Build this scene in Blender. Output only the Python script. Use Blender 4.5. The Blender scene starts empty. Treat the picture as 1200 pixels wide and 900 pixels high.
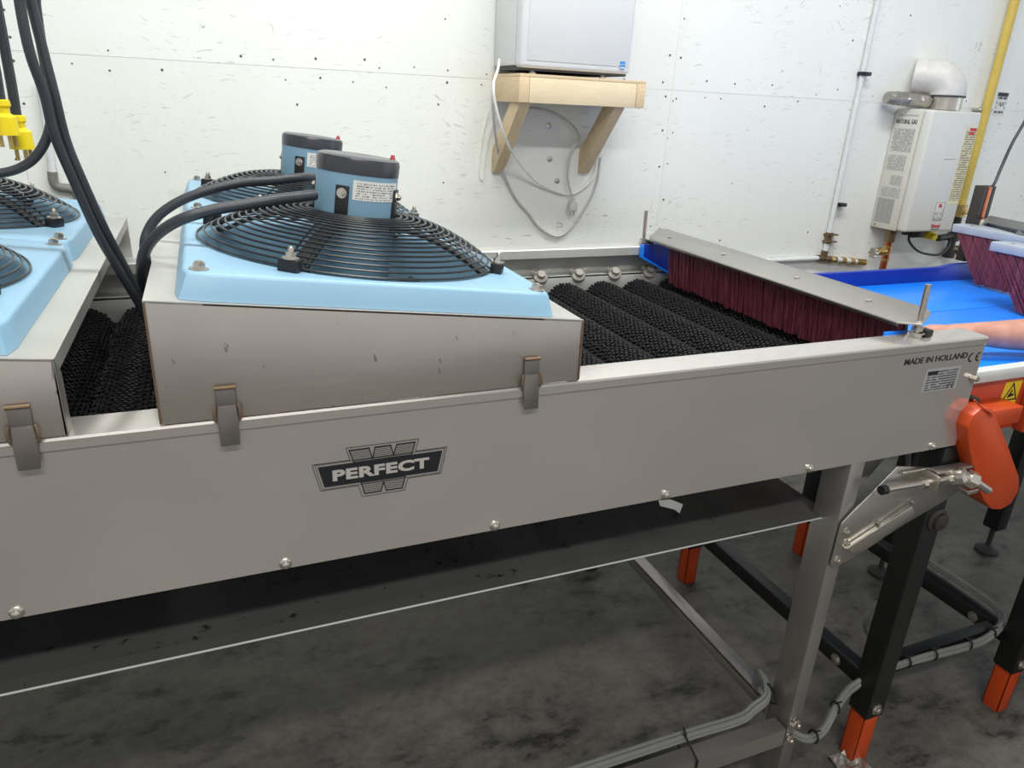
import bpy, bmesh, math, random
from mathutils import Vector, Matrix
random.seed(7)
PI = math.pi
SC = bpy.context.scene
COL = SC.collection

# ------------------------------------------------------------------ camera
def rig_camera():
    yaw, pitch, roll, fpx = 0.40365, 0.37325, 0.04870, 845.79
    cy, sy, cp, sp = math.cos(yaw), math.sin(yaw), math.cos(pitch), math.sin(pitch)
    f = Vector((sy*cp, cy*cp, -sp)); r = Vector((cy, -sy, 0)); u = r.cross(f)
    r2 = r*math.cos(roll) + u*math.sin(roll); u2 = -r*math.sin(roll) + u*math.cos(roll)
    cam = bpy.data.cameras.new('camera'); o = bpy.data.objects.new('camera', cam); COL.objects.link(o)
    cam.sensor_width = 36; cam.lens = fpx/1200*36; cam.clip_start = 0.02
    m = Matrix((r2, u2, -f)).transposed().to_4x4(); m.translation = (-1.5368, -0.9883, 1.6872)
    o.matrix_world = m
    SC.camera = o
rig_camera()

# ------------------------------------------------------------------ world, lights, exposure
W = bpy.data.worlds.new('world'); SC.world = W; W.use_nodes = True
W.node_tree.nodes['Background'].inputs[0].default_value = (0.86, 0.87, 0.88, 1)
W.node_tree.nodes['Background'].inputs[1].default_value = 0.76
def area(name, loc, size, sizey, power, color, rot=(0, 0, 0)):
    l = bpy.data.lights.new(name, 'AREA'); l.shape = 'RECTANGLE'; l.size = size; l.size_y = sizey
    l.energy = power; l.color = color
    o = bpy.data.objects.new(name, l); COL.objects.link(o); o.location = loc; o.rotation_euler = rot
    return o
area('ceiling_lamp', (-1.2, 0.20, 3.90), 2.6, 0.25, 69, (0.99, 1.0, 0.96))
area('ceiling_lamp', (0.45, 0.15, 3.90), 1.8, 0.25, 39, (0.97, 0.985, 1.0))
area('ceiling_lamp', (-1.5, -2.3, 3.90), 2.4, 0.25, 112, (1.0, 0.97, 0.935))
area('daylight_door', (4.6, -1.0, 1.9), 2.6, 2.2, 20, (0.62, 0.82, 1.0), (0, math.radians(90), 0))
SC.view_settings.view_transform = 'Standard'
SC.view_settings.look = 'None'
SC.view_settings.exposure = 0.0
SC.view_settings.gamma = 1.0
SC.view_settings.use_curve_mapping = False

# ------------------------------------------------------------------ materials
def lin(c):
    return tuple(((v/255)/12.92 if v/255 <= 0.04045 else ((v/255+0.055)/1.055)**2.4) for v in c)
class NT:
    def __init__(s, name):
        s.m = bpy.data.materials.new(name); s.m.use_nodes = True
        s.t = s.m.node_tree; s.b = s.t.nodes['Principled BSDF']
    def n(s, typ, **kw):
        nd = s.t.nodes.new(typ)
        for k, v in kw.items():
            if k.startswith('i_'):
                key = k[2:]
                nd.inputs[int(key) if key.isdigit() else key.replace('_', ' ')].default_value = v
            else: setattr(nd, k, v)
        return nd
    def l(s, a, b): s.t.links.new(a, b)
    def coord(s, kind='Object', scale=(1, 1, 1)):
        tc = s.n('ShaderNodeTexCoord'); mp = s.n('ShaderNodeMapping'); mp.inputs['Scale'].default_value = scale
        s.l(tc.outputs[kind], mp.inputs[0]); return mp.outputs[0]
    def noise(s, vec, scale, detail=3, rough=0.55, dist=0.0):
        nd = s.n('ShaderNodeTexNoise'); nd.inputs['Scale'].default_value = scale; nd.inputs['Detail'].default_value = detail
        nd.inputs['Roughness'].default_value = rough; nd.inputs['Distortion'].default_value = dist
        s.l(vec, nd.inputs['Vector']); return nd.outputs['Fac']
    def ramp(s, fac, stops, interp='LINEAR'):
        nd = s.n('ShaderNodeValToRGB'); nd.color_ramp.interpolation = interp
        el = nd.color_ramp.elements
        while len(el) < len(stops): el.new(0.5)
        for e, (p, c) in zip(el, stops):
            e.position = p; e.color = (*c, 1) if len(c) == 3 else c
        s.l(fac, nd.inputs[0]); return nd.outputs[0]
    def mix(s, fac, a, b, mode='MIX'):
        nd = s.n('ShaderNodeMix', data_type='RGBA', blend_type=mode)
        for i, v in ((0, fac), (6, a), (7, b)):
            if hasattr(v, 'links') or hasattr(v, 'is_linked'): s.l(v, nd.inputs[i])
            else: nd.inputs[i].default_value = v if i == 0 else ((*v, 1) if len(v) == 3 else v)
        return nd.outputs[2]
    def math(s, op, a, b=0.0):
        nd = s.n('ShaderNodeMath', operation=op)
        for i, v in ((0, a), (1, b)):
            if hasattr(v, 'is_linked'): s.l(v, nd.inputs[i])
            else: nd.inputs[i].default_value = v
        return nd.outputs[0]
    def bump(s, h, strength, dist=0.01):
        nd = s.n('ShaderNodeBump'); nd.inputs['Strength'].default_value = strength; nd.inputs['Distance'].default_value = dist
        s.l(h, nd.inputs['Height']); s.l(nd.outputs[0], s.b.inputs['Normal'])
def plain(name, rgb, rough=0.5, metal=0.0, vary=0.06, scale=30, spec=None, coat=0.0):
    m = NT(name); c = lin(rgb)
    f = m.noise(m.coord('Object'), scale, 4)
    col = m.ramp(f, [(0.3, tuple(v*(1-vary) for v in c)), (0.7, tuple(min(1, v*(1+vary)) for v in c))])
    m.l(col, m.b.inputs['Base Color']); m.b.inputs['Roughness'].default_value = rough; m.b.inputs['Metallic'].default_value = metal
    if spec is not None: m.b.inputs['Specular IOR Level'].default_value = spec
    m.b.inputs['Coat Weight'].default_value = coat
    return m.m
def steel(name, rgb=(200, 196, 190), rough=0.3, stretch=(2, 60, 60), dirt=0.12, metal=1.0, grain=0.04, specks=0, relief=0.012):
    m = NT(name); c = lin(rgb)
    v = m.coord('Object', stretch)
    f = m.noise(v, 6, 4, 0.6)
    g = m.noise(m.coord('Object'), 3.0, 5, 0.6)
    base = m.ramp(f, [(0.25, tuple(x*(1-grain) for x in c)), (0.75, c)])
    dk = m.ramp(g, [(0.35, (1-dirt,)*3), (0.6, (1, 1, 1))])
    col = m.mix(1.0, base, dk, 'MULTIPLY')
    if specks:
        k = m.ramp(m.noise(m.coord('Object', (1, 1, 0.4)), 75, 3, 0.55), [(0.285, (1, 1, 1)), (0.315, (0, 0, 0))])
        col = m.mix(m.math('MULTIPLY', k, 0.6), col, lin((96, 86, 78)))
    m.l(col, m.b.inputs['Base Color'])
    m.b.inputs['Metallic'].default_value = metal
    k1, k2 = (0.88, 1.15) if relief else (0.98, 1.03)
    m.l(m.ramp(f, [(0.2, (rough*k1,)*3), (0.8, (rough*k2,)*3)]), m.b.inputs['Roughness'])
    if relief: m.bump(f, relief, 0.001)
    return m.m
def make_wall():
    m = NT('painted_plywood')
    v = m.coord('Object', (1, 1, 1))
    warp = m.noise(m.coord('Object', (1.6, 1, 3.2)), 1.5, 2)
    vec = m.n('ShaderNodeCombineXYZ'); sx = m.n('ShaderNodeSeparateXYZ'); m.l(v, sx.inputs[0])
    m.l(m.math('MULTIPLY', sx.outputs[0], 9.0), vec.inputs[0])
    m.l(m.math('ADD', m.math('MULTIPLY', sx.outputs[2], 105.0), m.math('MULTIPLY', warp, 30.0)), vec.inputs[2])
    g = m.noise(vec.outputs[0], 1.6, 5, 0.65)
    crack = m.ramp(g, [(0.36, (1, 1, 1)), (0.40, (0, 0, 0))])
    patch = m.ramp(m.noise(m.coord('Object', (1.3, 1, 2.6)), 2.1, 2), [(0.43, (0, 0, 0)), (0.60, (1, 1, 1))])
    k = m.mix(1.0, crack, patch, 'MULTIPLY')
    broad = m.ramp(m.noise(v, 1.3, 4), [(0.3, lin((232, 234, 229))), (0.7, lin((239, 241, 237)))])
    m.l(m.mix(m.math('MULTIPLY', k, 0.75), broad, lin((156, 155, 148))), m.b.inputs['Base Color'])
    m.b.inputs['Roughness'].default_value = 0.55
    m.bump(m.math('SUBTRACT', m.noise(v, 55, 3), m.math('MULTIPLY', crack, 0.6)), 0.16, 0.004)
    return m.m
def make_floor():
    m = NT('stained_concrete')
    v = m.coord('Object')
    a = m.noise(v, 1.3, 6, 0.6); b = m.noise(m.coord('Object', (1.0, 1.8, 1)), 7, 7, 0.68, 0.15); c = m.noise(v, 34, 6, 0.75); d = m.noise(v, 2.0, 3, 0.5)
    base = m.ramp(a, [(0.3, lin((86, 83, 77))), (0.7, lin((112, 108, 100)))])
    st = m.ramp(b, [(0.36, (0.10,)*3), (0.45, (0.60,)*3), (0.60, (1, 1, 1))])
    where = m.ramp(d, [(0.38, (0.35,)*3), (0.52, (1.0,)*3)])
    col = m.mix(where, base, m.mix(1.0, base, st, 'MULTIPLY'))
    fine = m.ramp(c, [(0.36, (0.5,)*3), (0.54, (1, 1, 1))])
    m.l(m.mix(0.5, col, fine, 'MULTIPLY'), m.b.inputs['Base Color'])
    m.l(m.ramp(b, [(0.3, (0.38,)*3), (0.6, (0.6,)*3)]), m.b.inputs['Roughness'])
    m.bump(c, 0.10, 0.003)
    return m.m
def make_wood(name, a, b, stretch):
    m = NT(name)
    v = m.coord('Object', stretch)
    f = m.noise(v, 5, 4, 0.6, 0.6)
    g = m.noise(m.coord('Object'), 9, 2)
    col = m.ramp(f, [(0.3, lin(a)), (0.7, lin(b))])
    m.l(m.mix(0.35, col, m.ramp(g, [(0.35, lin(a)), (0.65, lin(b))])), m.b.inputs['Base Color'])
    m.b.inputs['Roughness'].default_value = 0.65
    m.bump(f, 0.1, 0.002)
    return m.m
def print_mat(name, paper, ink, rows, words, xi=0, zi=2, thresh=0.5, margin=0.06, rough=0.5):
    # small print: rows of ink dashes on paper, flat on its label
    m = NT(name)
    tc = m.n('ShaderNodeTexCoord'); s = m.n('ShaderNodeSeparateXYZ'); m.l(tc.outputs['Generated'], s.inputs[0])
    x, z = s.outputs[xi], s.outputs[zi]
    zr = m.math('MULTIPLY', z, float(rows)); row = m.math('FLOOR', zr); fr = m.math('FRACT', zr)
    cv = m.n('ShaderNodeCombineXYZ'); m.l(m.math('MULTIPLY', x, float(words)), cv.inputs[0]); m.l(m.math('MULTIPLY', row, 7.31), cv.inputs[1])
    w = m.math('GREATER_THAN', m.noise(cv.outputs[0], 1.0, 2, 0.7), thresh)
    k = m.math('MULTIPLY', w, m.math('GREATER_THAN', fr, 0.45))
    for q in (x, z):
        k = m.math('MULTIPLY', k, m.math('MULTIPLY', m.math('GREATER_THAN', q, margin), m.math('LESS_THAN', q, 1-margin)))
    m.l(m.mix(k, lin(paper), lin(ink)), m.b.inputs['Base Color']); m.b.inputs['Roughness'].default_value = rough
    return m.m
def make_bristle():
    m = NT('red_bristle')
    v = m.coord('Object', (160, 160, 3))
    f = m.noise(v, 1.0, 3, 0.6)
    m.l(m.ramp(f, [(0.3, lin((66, 34, 44))), (0.55, lin((112, 46, 62))), (0.78, lin((146, 74, 90)))]), m.b.inputs['Base Color'])
    m.b.inputs['Roughness'].default_value = 0.5
    m.bump(f, 0.5, 0.004)
    return m.m
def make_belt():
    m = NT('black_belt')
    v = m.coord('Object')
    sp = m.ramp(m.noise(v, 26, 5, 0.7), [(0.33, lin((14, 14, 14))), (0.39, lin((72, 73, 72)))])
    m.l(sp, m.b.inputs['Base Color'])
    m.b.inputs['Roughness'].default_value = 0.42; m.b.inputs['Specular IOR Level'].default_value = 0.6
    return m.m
def make_skin():
    m = NT('skin'); f = m.noise(m.coord('Object'), 22, 5, 0.6)
    m.l(m.ramp(f, [(0.3, lin((174, 122, 104))), (0.7, lin((200, 150, 132)))]), m.b.inputs['Base Color'])
    m.b.inputs['Roughness'].default_value = 0.48; m.b.inputs['Subsurface Weight'].default_value = 0.08
    m.b.inputs['Subsurface Radius'].default_value = (0.01, 0.004, 0.002)
    m.bump(m.noise(m.coord('Object'), 140, 3), 0.12, 0.002)
    return m.m
M = dict(
    wall=make_wall(), floor=make_floor(),
    ceil=plain('ceiling_white', (205, 205, 200), 0.8),
    gap=plain('joint_grey', (196, 195, 188), 0.8),
    nail=plain('nail_rust', (92, 86, 78), 0.6),
    steel=steel('brushed_steel', (176, 172, 166), 0.34, (2, 30, 30), 0.08, 0.85),
    panel=steel('panel_steel', (206, 200, 195), 0.17, (1.2, 24, 24), 0.05, 0.66, 0.01, 0, 0),
    hood=steel('hood_steel', (190, 182, 176), 0.36, (3, 24, 24), 0.10, 0.75, 0.02, 1),
    dull=steel('dull_steel', (198, 198, 192), 0.42, (6, 6, 3), 0.16, 0.5),
    zinc=steel('zinc', (206, 200, 190), 0.30, (4, 4, 4), 0.1, 0.95, 0.02, 0, 0),
    weld=plain('weld_brown', (116, 96, 78), 0.55, 0.4),
    blue=plain('fan_blue', (134, 172, 196), 0.42, vary=0.025, scale=6),
    motor=plain('motor_blue', (126, 164, 186), 0.5, vary=0.04, scale=8),
    cap=plain('cap_charcoal', (56, 57, 63), 0.26, vary=0.05),
    black=plain('black_metal', (24, 24, 26), 0.38),
    wire=plain('guard_black', (40, 42, 45), 0.28),
    edge=plain('edge_steel', (222, 226, 224), 0.35, 0.4, 0.03), latch=steel('latch_steel', (136, 130, 123), 0.4, (8, 8, 8), 0.2, 0.85),
    inner=steel('inner_steel', (214, 215, 210), 0.42, (6, 6, 3), 0.14, 0.4),
    blade=plain('impeller_black', (34, 35, 37), 0.5),
    cable=plain('cable_grey', (52, 54, 60), 0.42),
    greycable=plain('grey_conduit', (116, 116, 112), 0.5),
    roller=plain('roller_rubber', (21, 21, 24), 0.55, vary=0.3, scale=120),
    belt=make_belt(), bristle=make_bristle(),
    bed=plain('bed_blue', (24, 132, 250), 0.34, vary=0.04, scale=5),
    bedwall_cheekshade=plain('wall_blue_cheek_shade', (24, 52, 150), 0.35, vary=0.04, scale=5),
    orange=plain('orange_paint', (188, 68, 22), 0.35, vary=0.05, scale=8),
    redor=plain('orange_plate', (170, 62, 34), 0.42, vary=0.05, scale=8),
    leg=plain('leg_black', (20, 20, 20), 0.42),
    rubber=plain('foot_rubber', (46, 45, 43), 0.7),
    white=plain('white_enamel', (218, 220, 222), 0.32, vary=0.01),
    heater=plain('heater_white', (214, 214, 207), 0.4, vary=0.015),
    heaterside=plain('heater_cream', (208, 206, 196), 0.45, vary=0.015),
    dark=plain('dark_plastic', (58, 60, 66), 0.55),  # even dark grey for base tray, inlet filter and seal ring
    cord=plain('cord_white', (238, 238, 234), 0.5), cord2=plain('cord_grey', (192, 192, 188), 0.5),
    pvc=plain('pvc_white', (216, 220, 220), 0.35),
    vent=plain('vent_white', (208, 206, 202), 0.45),
    foil=steel('foil_duct', (188, 184, 176), 0.42, (30, 8, 30), 0.3, 0.85),
    grime=plain('hub_grime', (150, 146, 138), 0.6, 0.2, 0.25),
    copper=plain('copper', (186, 112, 82), 0.32, 1.0, 0.15), brass=plain('brass', (196, 170, 110), 0.35, 0.9, 0.15),
    bronze=plain('bronze_valve', (128, 108, 84), 0.4, 0.8, 0.2),
    yellow=plain('gas_yellow', (208, 182, 88), 0.45), plug=plain('plug_yellow', (240, 214, 20), 0.4),
    iron=plain('black_iron', (58, 55, 52), 0.5, 0.3),
    greybar=plain('bar_grey', (168, 176, 186), 0.4), arm=plain('arm_grey', (112, 113, 112), 0.45, 0.2),
    lip=plain('lip_rose', (172, 104, 94), 0.5), red=plain('red_plastic', (168, 40, 52), 0.4),
    ink=plain('ink_black', (22, 24, 28), 0.5, vary=0.0), clear=plain('decal_clear', (158, 154, 150), 0.35, 0.3, 0.01), silver=plain('decal_silver', (192, 188, 182), 0.4, 0.3, 0.02),
    labelsil=plain('label_grey', (158, 160, 160), 0.4, 0.2, 0.02),
    warn=plain('warning_yellow', (222, 190, 40), 0.45, vary=0.02), paper=plain('paper', (226, 226, 220), 0.6, vary=0.02),
    inkred=plain('ink_red', (196, 40, 46), 0.5), inkblue=plain('ink_blue', (36, 140, 210), 0.45),
    wood=make_wood('pine_long', (218, 199, 164), (232, 216, 184), (3, 30, 30)),
    wood2=make_wood('pine_end', (206, 182, 146), (224, 203, 168), (30, 6, 30)),
    wood3=make_wood('pine_brace', (204, 182, 148), (226, 206, 172), (30, 6, 10)),
    skin=make_skin(), hair=plain('hair_brown', (62, 44, 32), 0.7), shirt=plain('shirt_navy', (44, 52, 72), 0.85),
    jeans=plain('jeans_grey', (72, 76, 86), 0.85), darkjeans=plain('trousers_dark', (46, 48, 56), 0.85), shoe=plain('boot_brown', (66, 50, 38), 0.6), eye=plain('eye_white', (232, 228, 222), 0.3),
    tape=plain('tape_grey', (150, 150, 148), 0.55),
)
M['print_motor'] = print_mat('print_motor', (222, 222, 216), (96, 96, 98), 8, 44, 0, 2, 0.5)
M['print_heater'] = print_mat('print_heater', (212, 210, 202), (126, 126, 124), 26, 9, 1, 2, 0.42, 0.02)
M['print_dense'] = print_mat('print_dense', (200, 199, 192), (104, 104, 104), 30, 7, 1, 2, 0.3, 0.02)
M['print_yel'] = print_mat('print_yel', (220, 212, 176), (132, 124, 104), 34, 6, 0, 2, 0.42, 0.05)
M['print_plate'] = print_mat('print_plate', (160, 162, 162), (70, 72, 74), 9, 8, 0, 2, 0.42, 0.06)
M['print_note'] = print_mat('print_note', (222, 222, 216), (86, 86, 88), 5, 7, 0, 2, 0.45, 0.1)
M['print_scale'] = print_mat('print_scale', (232, 234, 232), (150, 160, 165), 2, 40, 0, 1, 0.52, 0.02)

# ------------------------------------------------------------------ object helpers
WM = {}
def thing(name, label, cat, loc=(0, 0, 0), rot=(0, 0, 0), group=None):
    o = bpy.data.objects.new(name, None); COL.objects.link(o); o.empty_display_size = 0.1
    o.location = loc; o.rotation_euler = rot
    WM[o.name] = Matrix.LocRotScale(Vector(loc), __import__('mathutils').Euler(rot), None)
    o['label'] = label; o['category'] = cat
    if group: o['group'] = group
    return o
def tag(o, label, cat, group=None):
    o['label'] = label; o['category'] = cat
    if group: o['group'] = group
    return o
def obj(name, bm, mat, parent=None, local=False, smooth=True, label=None, angle=40):
    """bm in world coordinates (or in the parent's frame when local); one mesh object, origin at its own middle"""
    if parent is not None and not local: bm.transform(WM[parent.name].inverted())
    bmesh.ops.recalc_face_normals(bm, faces=bm.faces)
    me = bpy.data.meshes.new(name)
    if bm.verts:
        lo = Vector([min(v.co[i] for v in bm.verts) for i in range(3)]); hi = Vector([max(v.co[i] for v in bm.verts) for i in range(3)])
        c = (lo+hi)/2
    else: c = Vector()
    bm.transform(Matrix.Translation(-c))
    bm.to_mesh(me); bm.free()
    mats = mat if isinstance(mat, (list, tuple)) else [mat]
    for x in mats: me.materials.append(M[x] if isinstance(x, str) else x)
    if smooth:
        for p in me.polygons: p.use_smooth = True
        me.set_sharp_from_angle(angle=math.radians(angle))
    o = bpy.data.objects.new(name, me); COL.objects.link(o); o.location = c
    if parent is not None: o.parent = parent; WM[o.name] = WM[parent.name] @ Matrix.Translation(c)
    else: WM[o.name] = Matrix.Translation(c)
    if label: o['label'] = label
    return o
def struct(name, bm, mat, parent=None, smooth=False):
    o = obj(name, bm, mat, parent, smooth=smooth)
    if parent is None: o['kind'] = 'structure'
    return o
def dup_tree(o, parent=None):
    c = o.copy(); COL.objects.link(c)
    if parent: c.parent = parent
    for ch in list(o.children): dup_tree(ch, c)
    return c
def B(): return bmesh.new()
def box(bm, lo, hi, bev=0.0, mat=None, seg=2):
    lo, hi = Vector(lo), Vector(hi)
    t = bmesh.new()
    bmesh.ops.create_cube(t, size=1.0)
    s = hi-lo
    t.transform(Matrix.Translation((lo+hi)/2) @ Matrix.Diagonal((abs(s.x), abs(s.y), abs(s.z), 1)))
    if bev: bmesh.ops.bevel(t, geom=t.edges[:], offset=bev, segments=seg, profile=0.5, affect='EDGES', clamp_overlap=True)
    if mat is not None: t.transform(mat)
    join(bm, t); return bm
def join(bm, t):
    me = bpy.data.meshes.new('tmp'); t.to_mesh(me); t.free(); bm.from_mesh(me); bpy.data.meshes.remove(me)
def frame(d):
    d = d.normalized(); a = Vector((0, 0, 1)) if abs(d.z) < 0.9 else Vector((1, 0, 0))
    x = a.cross(d).normalized(); return x, d.cross(x)
def catmull(pts, n=6):
    P = [Vector(p) for p in pts]
    if len(P) < 3: return P
    P = [2*P[0]-P[1]] + P + [2*P[-1]-P[-2]]; out = []
    for i in range(1, len(P)-2):
        a, b, c, d = P[i-1:i+3]
        for k in range(n):
            t = k/n
            out.append(0.5*((2*b)+(c-a)*t+(2*a-5*b+4*c-d)*t*t+(3*b-a-3*c+d)*t**3))
    out.append(P[-2]); return out
def tube(bm, pts, r, seg=8, closed=False, caps=True):
    P = [Vector(p) for p in pts]; n = len(P); rings = []
    rr = r if isinstance(r, (list, tuple)) else [r]*n
    px = None
    for i in range(n):
        if closed: d = P[(i+1) % n]-P[i-1]
        else: d = P[min(i+1, n-1)]-P[max(i-1, 0)]
        if px is None: x, y = frame(d)
        else:
            x = px-d.normalized()*px.dot(d.normalized())
            if x.length < 1e-6: x, y = frame(d)
            x.normalize(); y = d.normalized().cross(x)
        px = x
        rings.append([bm.verts.new(P[i]+rr[i]*(x*math.cos(2*PI*k/seg)+y*math.sin(2*PI*k/seg))) for k in range(seg)])
    for i in range(n if closed else n-1):
        a, b = rings[i], rings[(i+1) % n]
        for k in range(seg): bm.faces.new((a[k], a[(k+1) % seg], b[(k+1) % seg], b[k]))
    if caps and not closed:
        bm.faces.new(rings[0][::-1]); bm.faces.new(rings[-1])
    return bm
def cyl(bm, a, b, r, seg=16, r2=None): return tube(bm, [a, b], [r, r if r2 is None else r2], seg)
def lathe(bm, prof, seg=32, mat=Matrix()):
    rings = [[bm.verts.new(mat @ Vector((r*math.cos(2*PI*k/seg), r*math.sin(2*PI*k/seg), z))) for k in range(seg)] for r, z in prof]
    for a, b in zip(rings, rings[1:]):
        for k in range(seg): bm.faces.new((a[k], a[(k+1) % seg], b[(k+1) % seg], b[k]))
    if prof[0][0] > 1e-6: bm.faces.new(rings[0][::-1])
    if prof[-1][0] > 1e-6: bm.faces.new(rings[-1])
    return bm
def axis_mat(origin, d):
    d = Vector(d).normalized(); x, y = frame(d)
    m = Matrix((x, y, d)).transposed().to_4x4(); m.translation = origin; return m
def prism(bm, pts, vec, bev=0.0):
    t = bmesh.new(); vec = Vector(vec)
    a = [t.verts.new(Vector(p)) for p in pts]; b = [t.verts.new(Vector(p)+vec) for p in pts]
    n = len(a); t.faces.new(a); t.faces.new(b[::-1])
    for i in range(n): t.faces.new((a[i], b[i], b[(i+1) % n], a[(i+1) % n]))
    bmesh.ops.recalc_face_normals(t, faces=t.faces)
    if bev: bmesh.ops.bevel(t, geom=t.edges[:], offset=bev, segments=2, profile=0.5, affect='EDGES', clamp_overlap=True)
    join(bm, t); return bm
def xz(pts, y): return [(p[0], y, p[1]) for p in pts]
def hexbolt(bm, c, d, r, h=0.006, washer=True):
    c = Vector(c); d = Vector(d).normalized()
    if washer: cyl(bm, c, c+d*0.0015, r*1.5, 14)
    cyl(bm, c+d*0.0012, c+d*h, r, 6); cyl(bm, c+d*h, c+d*(h+0.002), r*0.6, 8)
    return bm
def text_bm(s, size, bold=0.0, shear=0.0, sx=1.0, depth=0.0004, spacing=1.0):
    """lettering as a mesh, centred, in local x (right) / z (up), facing -y"""
    cu = bpy.data.curves.new('lettering', 'FONT'); cu.body = s; cu.size = size; cu.offset = bold; cu.shear = shear
    cu.extrude = depth; cu.align_x = 'CENTER'; cu.align_y = 'CENTER'; cu.space_character = spacing; cu.resolution_u = 3
    o = bpy.data.objects.new('lettering', cu); COL.objects.link(o)
    dg = bpy.context.evaluated_depsgraph_get(); me = bpy.data.meshes.new_from_object(o.evaluated_get(dg))
    bm = bmesh.new(); bm.from_mesh(me); bpy.data.meshes.remove(me); bpy.data.objects.remove(o); bpy.data.curves.remove(cu)
    if bm.verts:
        xs = [v.co.x for v in bm.verts]; ys = [v.co.y for v in bm.verts]; cx, cyy = (min(xs)+max(xs))/2, (min(ys)+max(ys))/2
        for v in bm.verts: v.co = Vector(((v.co.x-cx)*sx, v.co.y-cyy, v.co.z))
    bm.transform(Matrix.Rotation(PI/2, 4, 'X'))
    return bm
def place(bm, loc, rot=None):
    m = Matrix.Translation(loc)
    if rot is not None: m = m @ rot
    bm.transform(m); return bm

# ------------------------------------------------------------------ setting
YW = 1.60
bm = B(); box(bm, (-6, -5, -0.1), (6, 1.75, 0)); struct('floor', bm, 'floor')
bm = B(); box(bm, (-6, -5, 4.0), (6, 1.75, 4.1)); struct('ceiling', bm, 'ceil')
bm = B(); box(bm, (-6, YW+0.006, 0), (6, 1.75, 4.0)); wall = struct('wall_back', bm, 'gap')
xs = [-6, -4.23, -2.022, 0.188, 2.398, 4.6, 6]; zs = [0.0, 0.535, 1.755, 2.975, 4.0]
for i in range(len(xs)-1):
    for j in range(len(zs)-1):
        bm = B(); box(bm, (xs[i]+0.0004, YW, zs[j]+0.0004), (xs[i+1]-0.0004, YW+0.008, zs[j+1]-0.0004))
        obj('plywood_sheet', bm, 'wall', wall, smooth=False)
bm = B()
def nail(x, z, r=0.0038):
    cyl(bm, (x, YW+0.001, z), (x, YW-0.0008, z), r*random.uniform(0.7, 1.15), 7)
for z0 in (1.755, 0.535):
    x = -3.0
    while x < 3.2:
        for dz in (0.028, -0.03):
            if random.random() < 0.8: nail(x+random.uniform(-0.04, 0.04), z0+dz+random.uniform(-0.016, 0.016))
        x += 0.115
for x0 in (-2.022, 0.188, 2.398):
    z = 0.3
    while z < 2.9:
        for dx in (0.022, -0.024):
            if random.random() < 0.7: nail(x0+dx+random.uniform(-0.006, 0.006), z+random.uniform(-0.02, 0.02), 0.004)
        z += 0.13
for x0 in (-1.62, -1.21, -0.8, -0.4, 0.6, 1.0, 1.42):
    for z in (1.0, 1.2, 1.45, 1.62, 1.95, 2.15):
        if random.random() < 0.55: nail(x0+random.uniform(-0.08, 0.08), z+random.uniform(-0.05, 0.05))
o = obj('nail_heads', bm, 'nail', wall, smooth=False); o['kind'] = 'stuff'
bm = B()
for x, z in ((-0.335, 1.607), (-0.322, 1.49), (-0.285, 1.41)): lathe(bm, [(0.006, 0), (0.011, 0), (0.011, 0.002), (0.004, 0.004), (0.0, 0.004)], 16, axis_mat((x, YW, z), (0, -1, 0)))
o = obj('screw_washers', bm, 'zinc', wall); o['kind'] = 'stuff'

# ------------------------------------------------------------------ roller drying machine
ZT, MW, FT = 1.26, 1.121, 0.065
mach = thing('roller_dryer', 'long stainless steel roller drying machine on legs, PERFECT lettered on its side', 'machine', (-1.5, 0.56, 0))
def rail_panel(y, s, x0, x1):
    """folded sheet: side face, rolled lip, top flange and return; s=+1 flange towards +y"""
    z0 = ZT-0.2625
    prof = [(0.0, z0), (0.0, ZT-0.020), (-0.0035, ZT-0.017), (-0.0035, ZT-0.004), (-0.0015, ZT-0.0008), (0.002, ZT), (FT-0.003, ZT), (FT, ZT-0.003), (FT, ZT-0.028),
            (FT-0.003, ZT-0.028), (FT-0.003, ZT-0.004), (0.004, ZT-0.004), (0.003, z0)]
    bm = B(); prism(bm, [(x0, y+s*a, b) for a, b in prof], (x1-x0, 0, 0)); return bm
front = obj('side_panel', rail_panel(0, 1, -3.0, 0.0), 'panel', mach, angle=25)
back = obj('side_panel', rail_panel(MW, -1, -3.0, 0.0), 'inner', mach, angle=25)
for x in (-2.18, -1.833, -1.48, -1.134, -0.788, -0.436, -0.078):
    bm = B(); lathe(bm, [(0.0095, 0), (0.0095, 0.0015), (0.008, 0.003), (0.006, 0.0035), (0.006, 0.007), (0.003, 0.009), (0, 0.009)], 14, axis_mat((x, 0, 1.007), (0, -1, 0)))
    obj('dome_bolt', bm, 'zinc', front)
bm = B(); hexbolt(bm, (-0.013, 0.0, 1.166), (0, -1, 0), 0.007, 0.014); obj('dome_bolt', bm, 'zinc', front)
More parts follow.
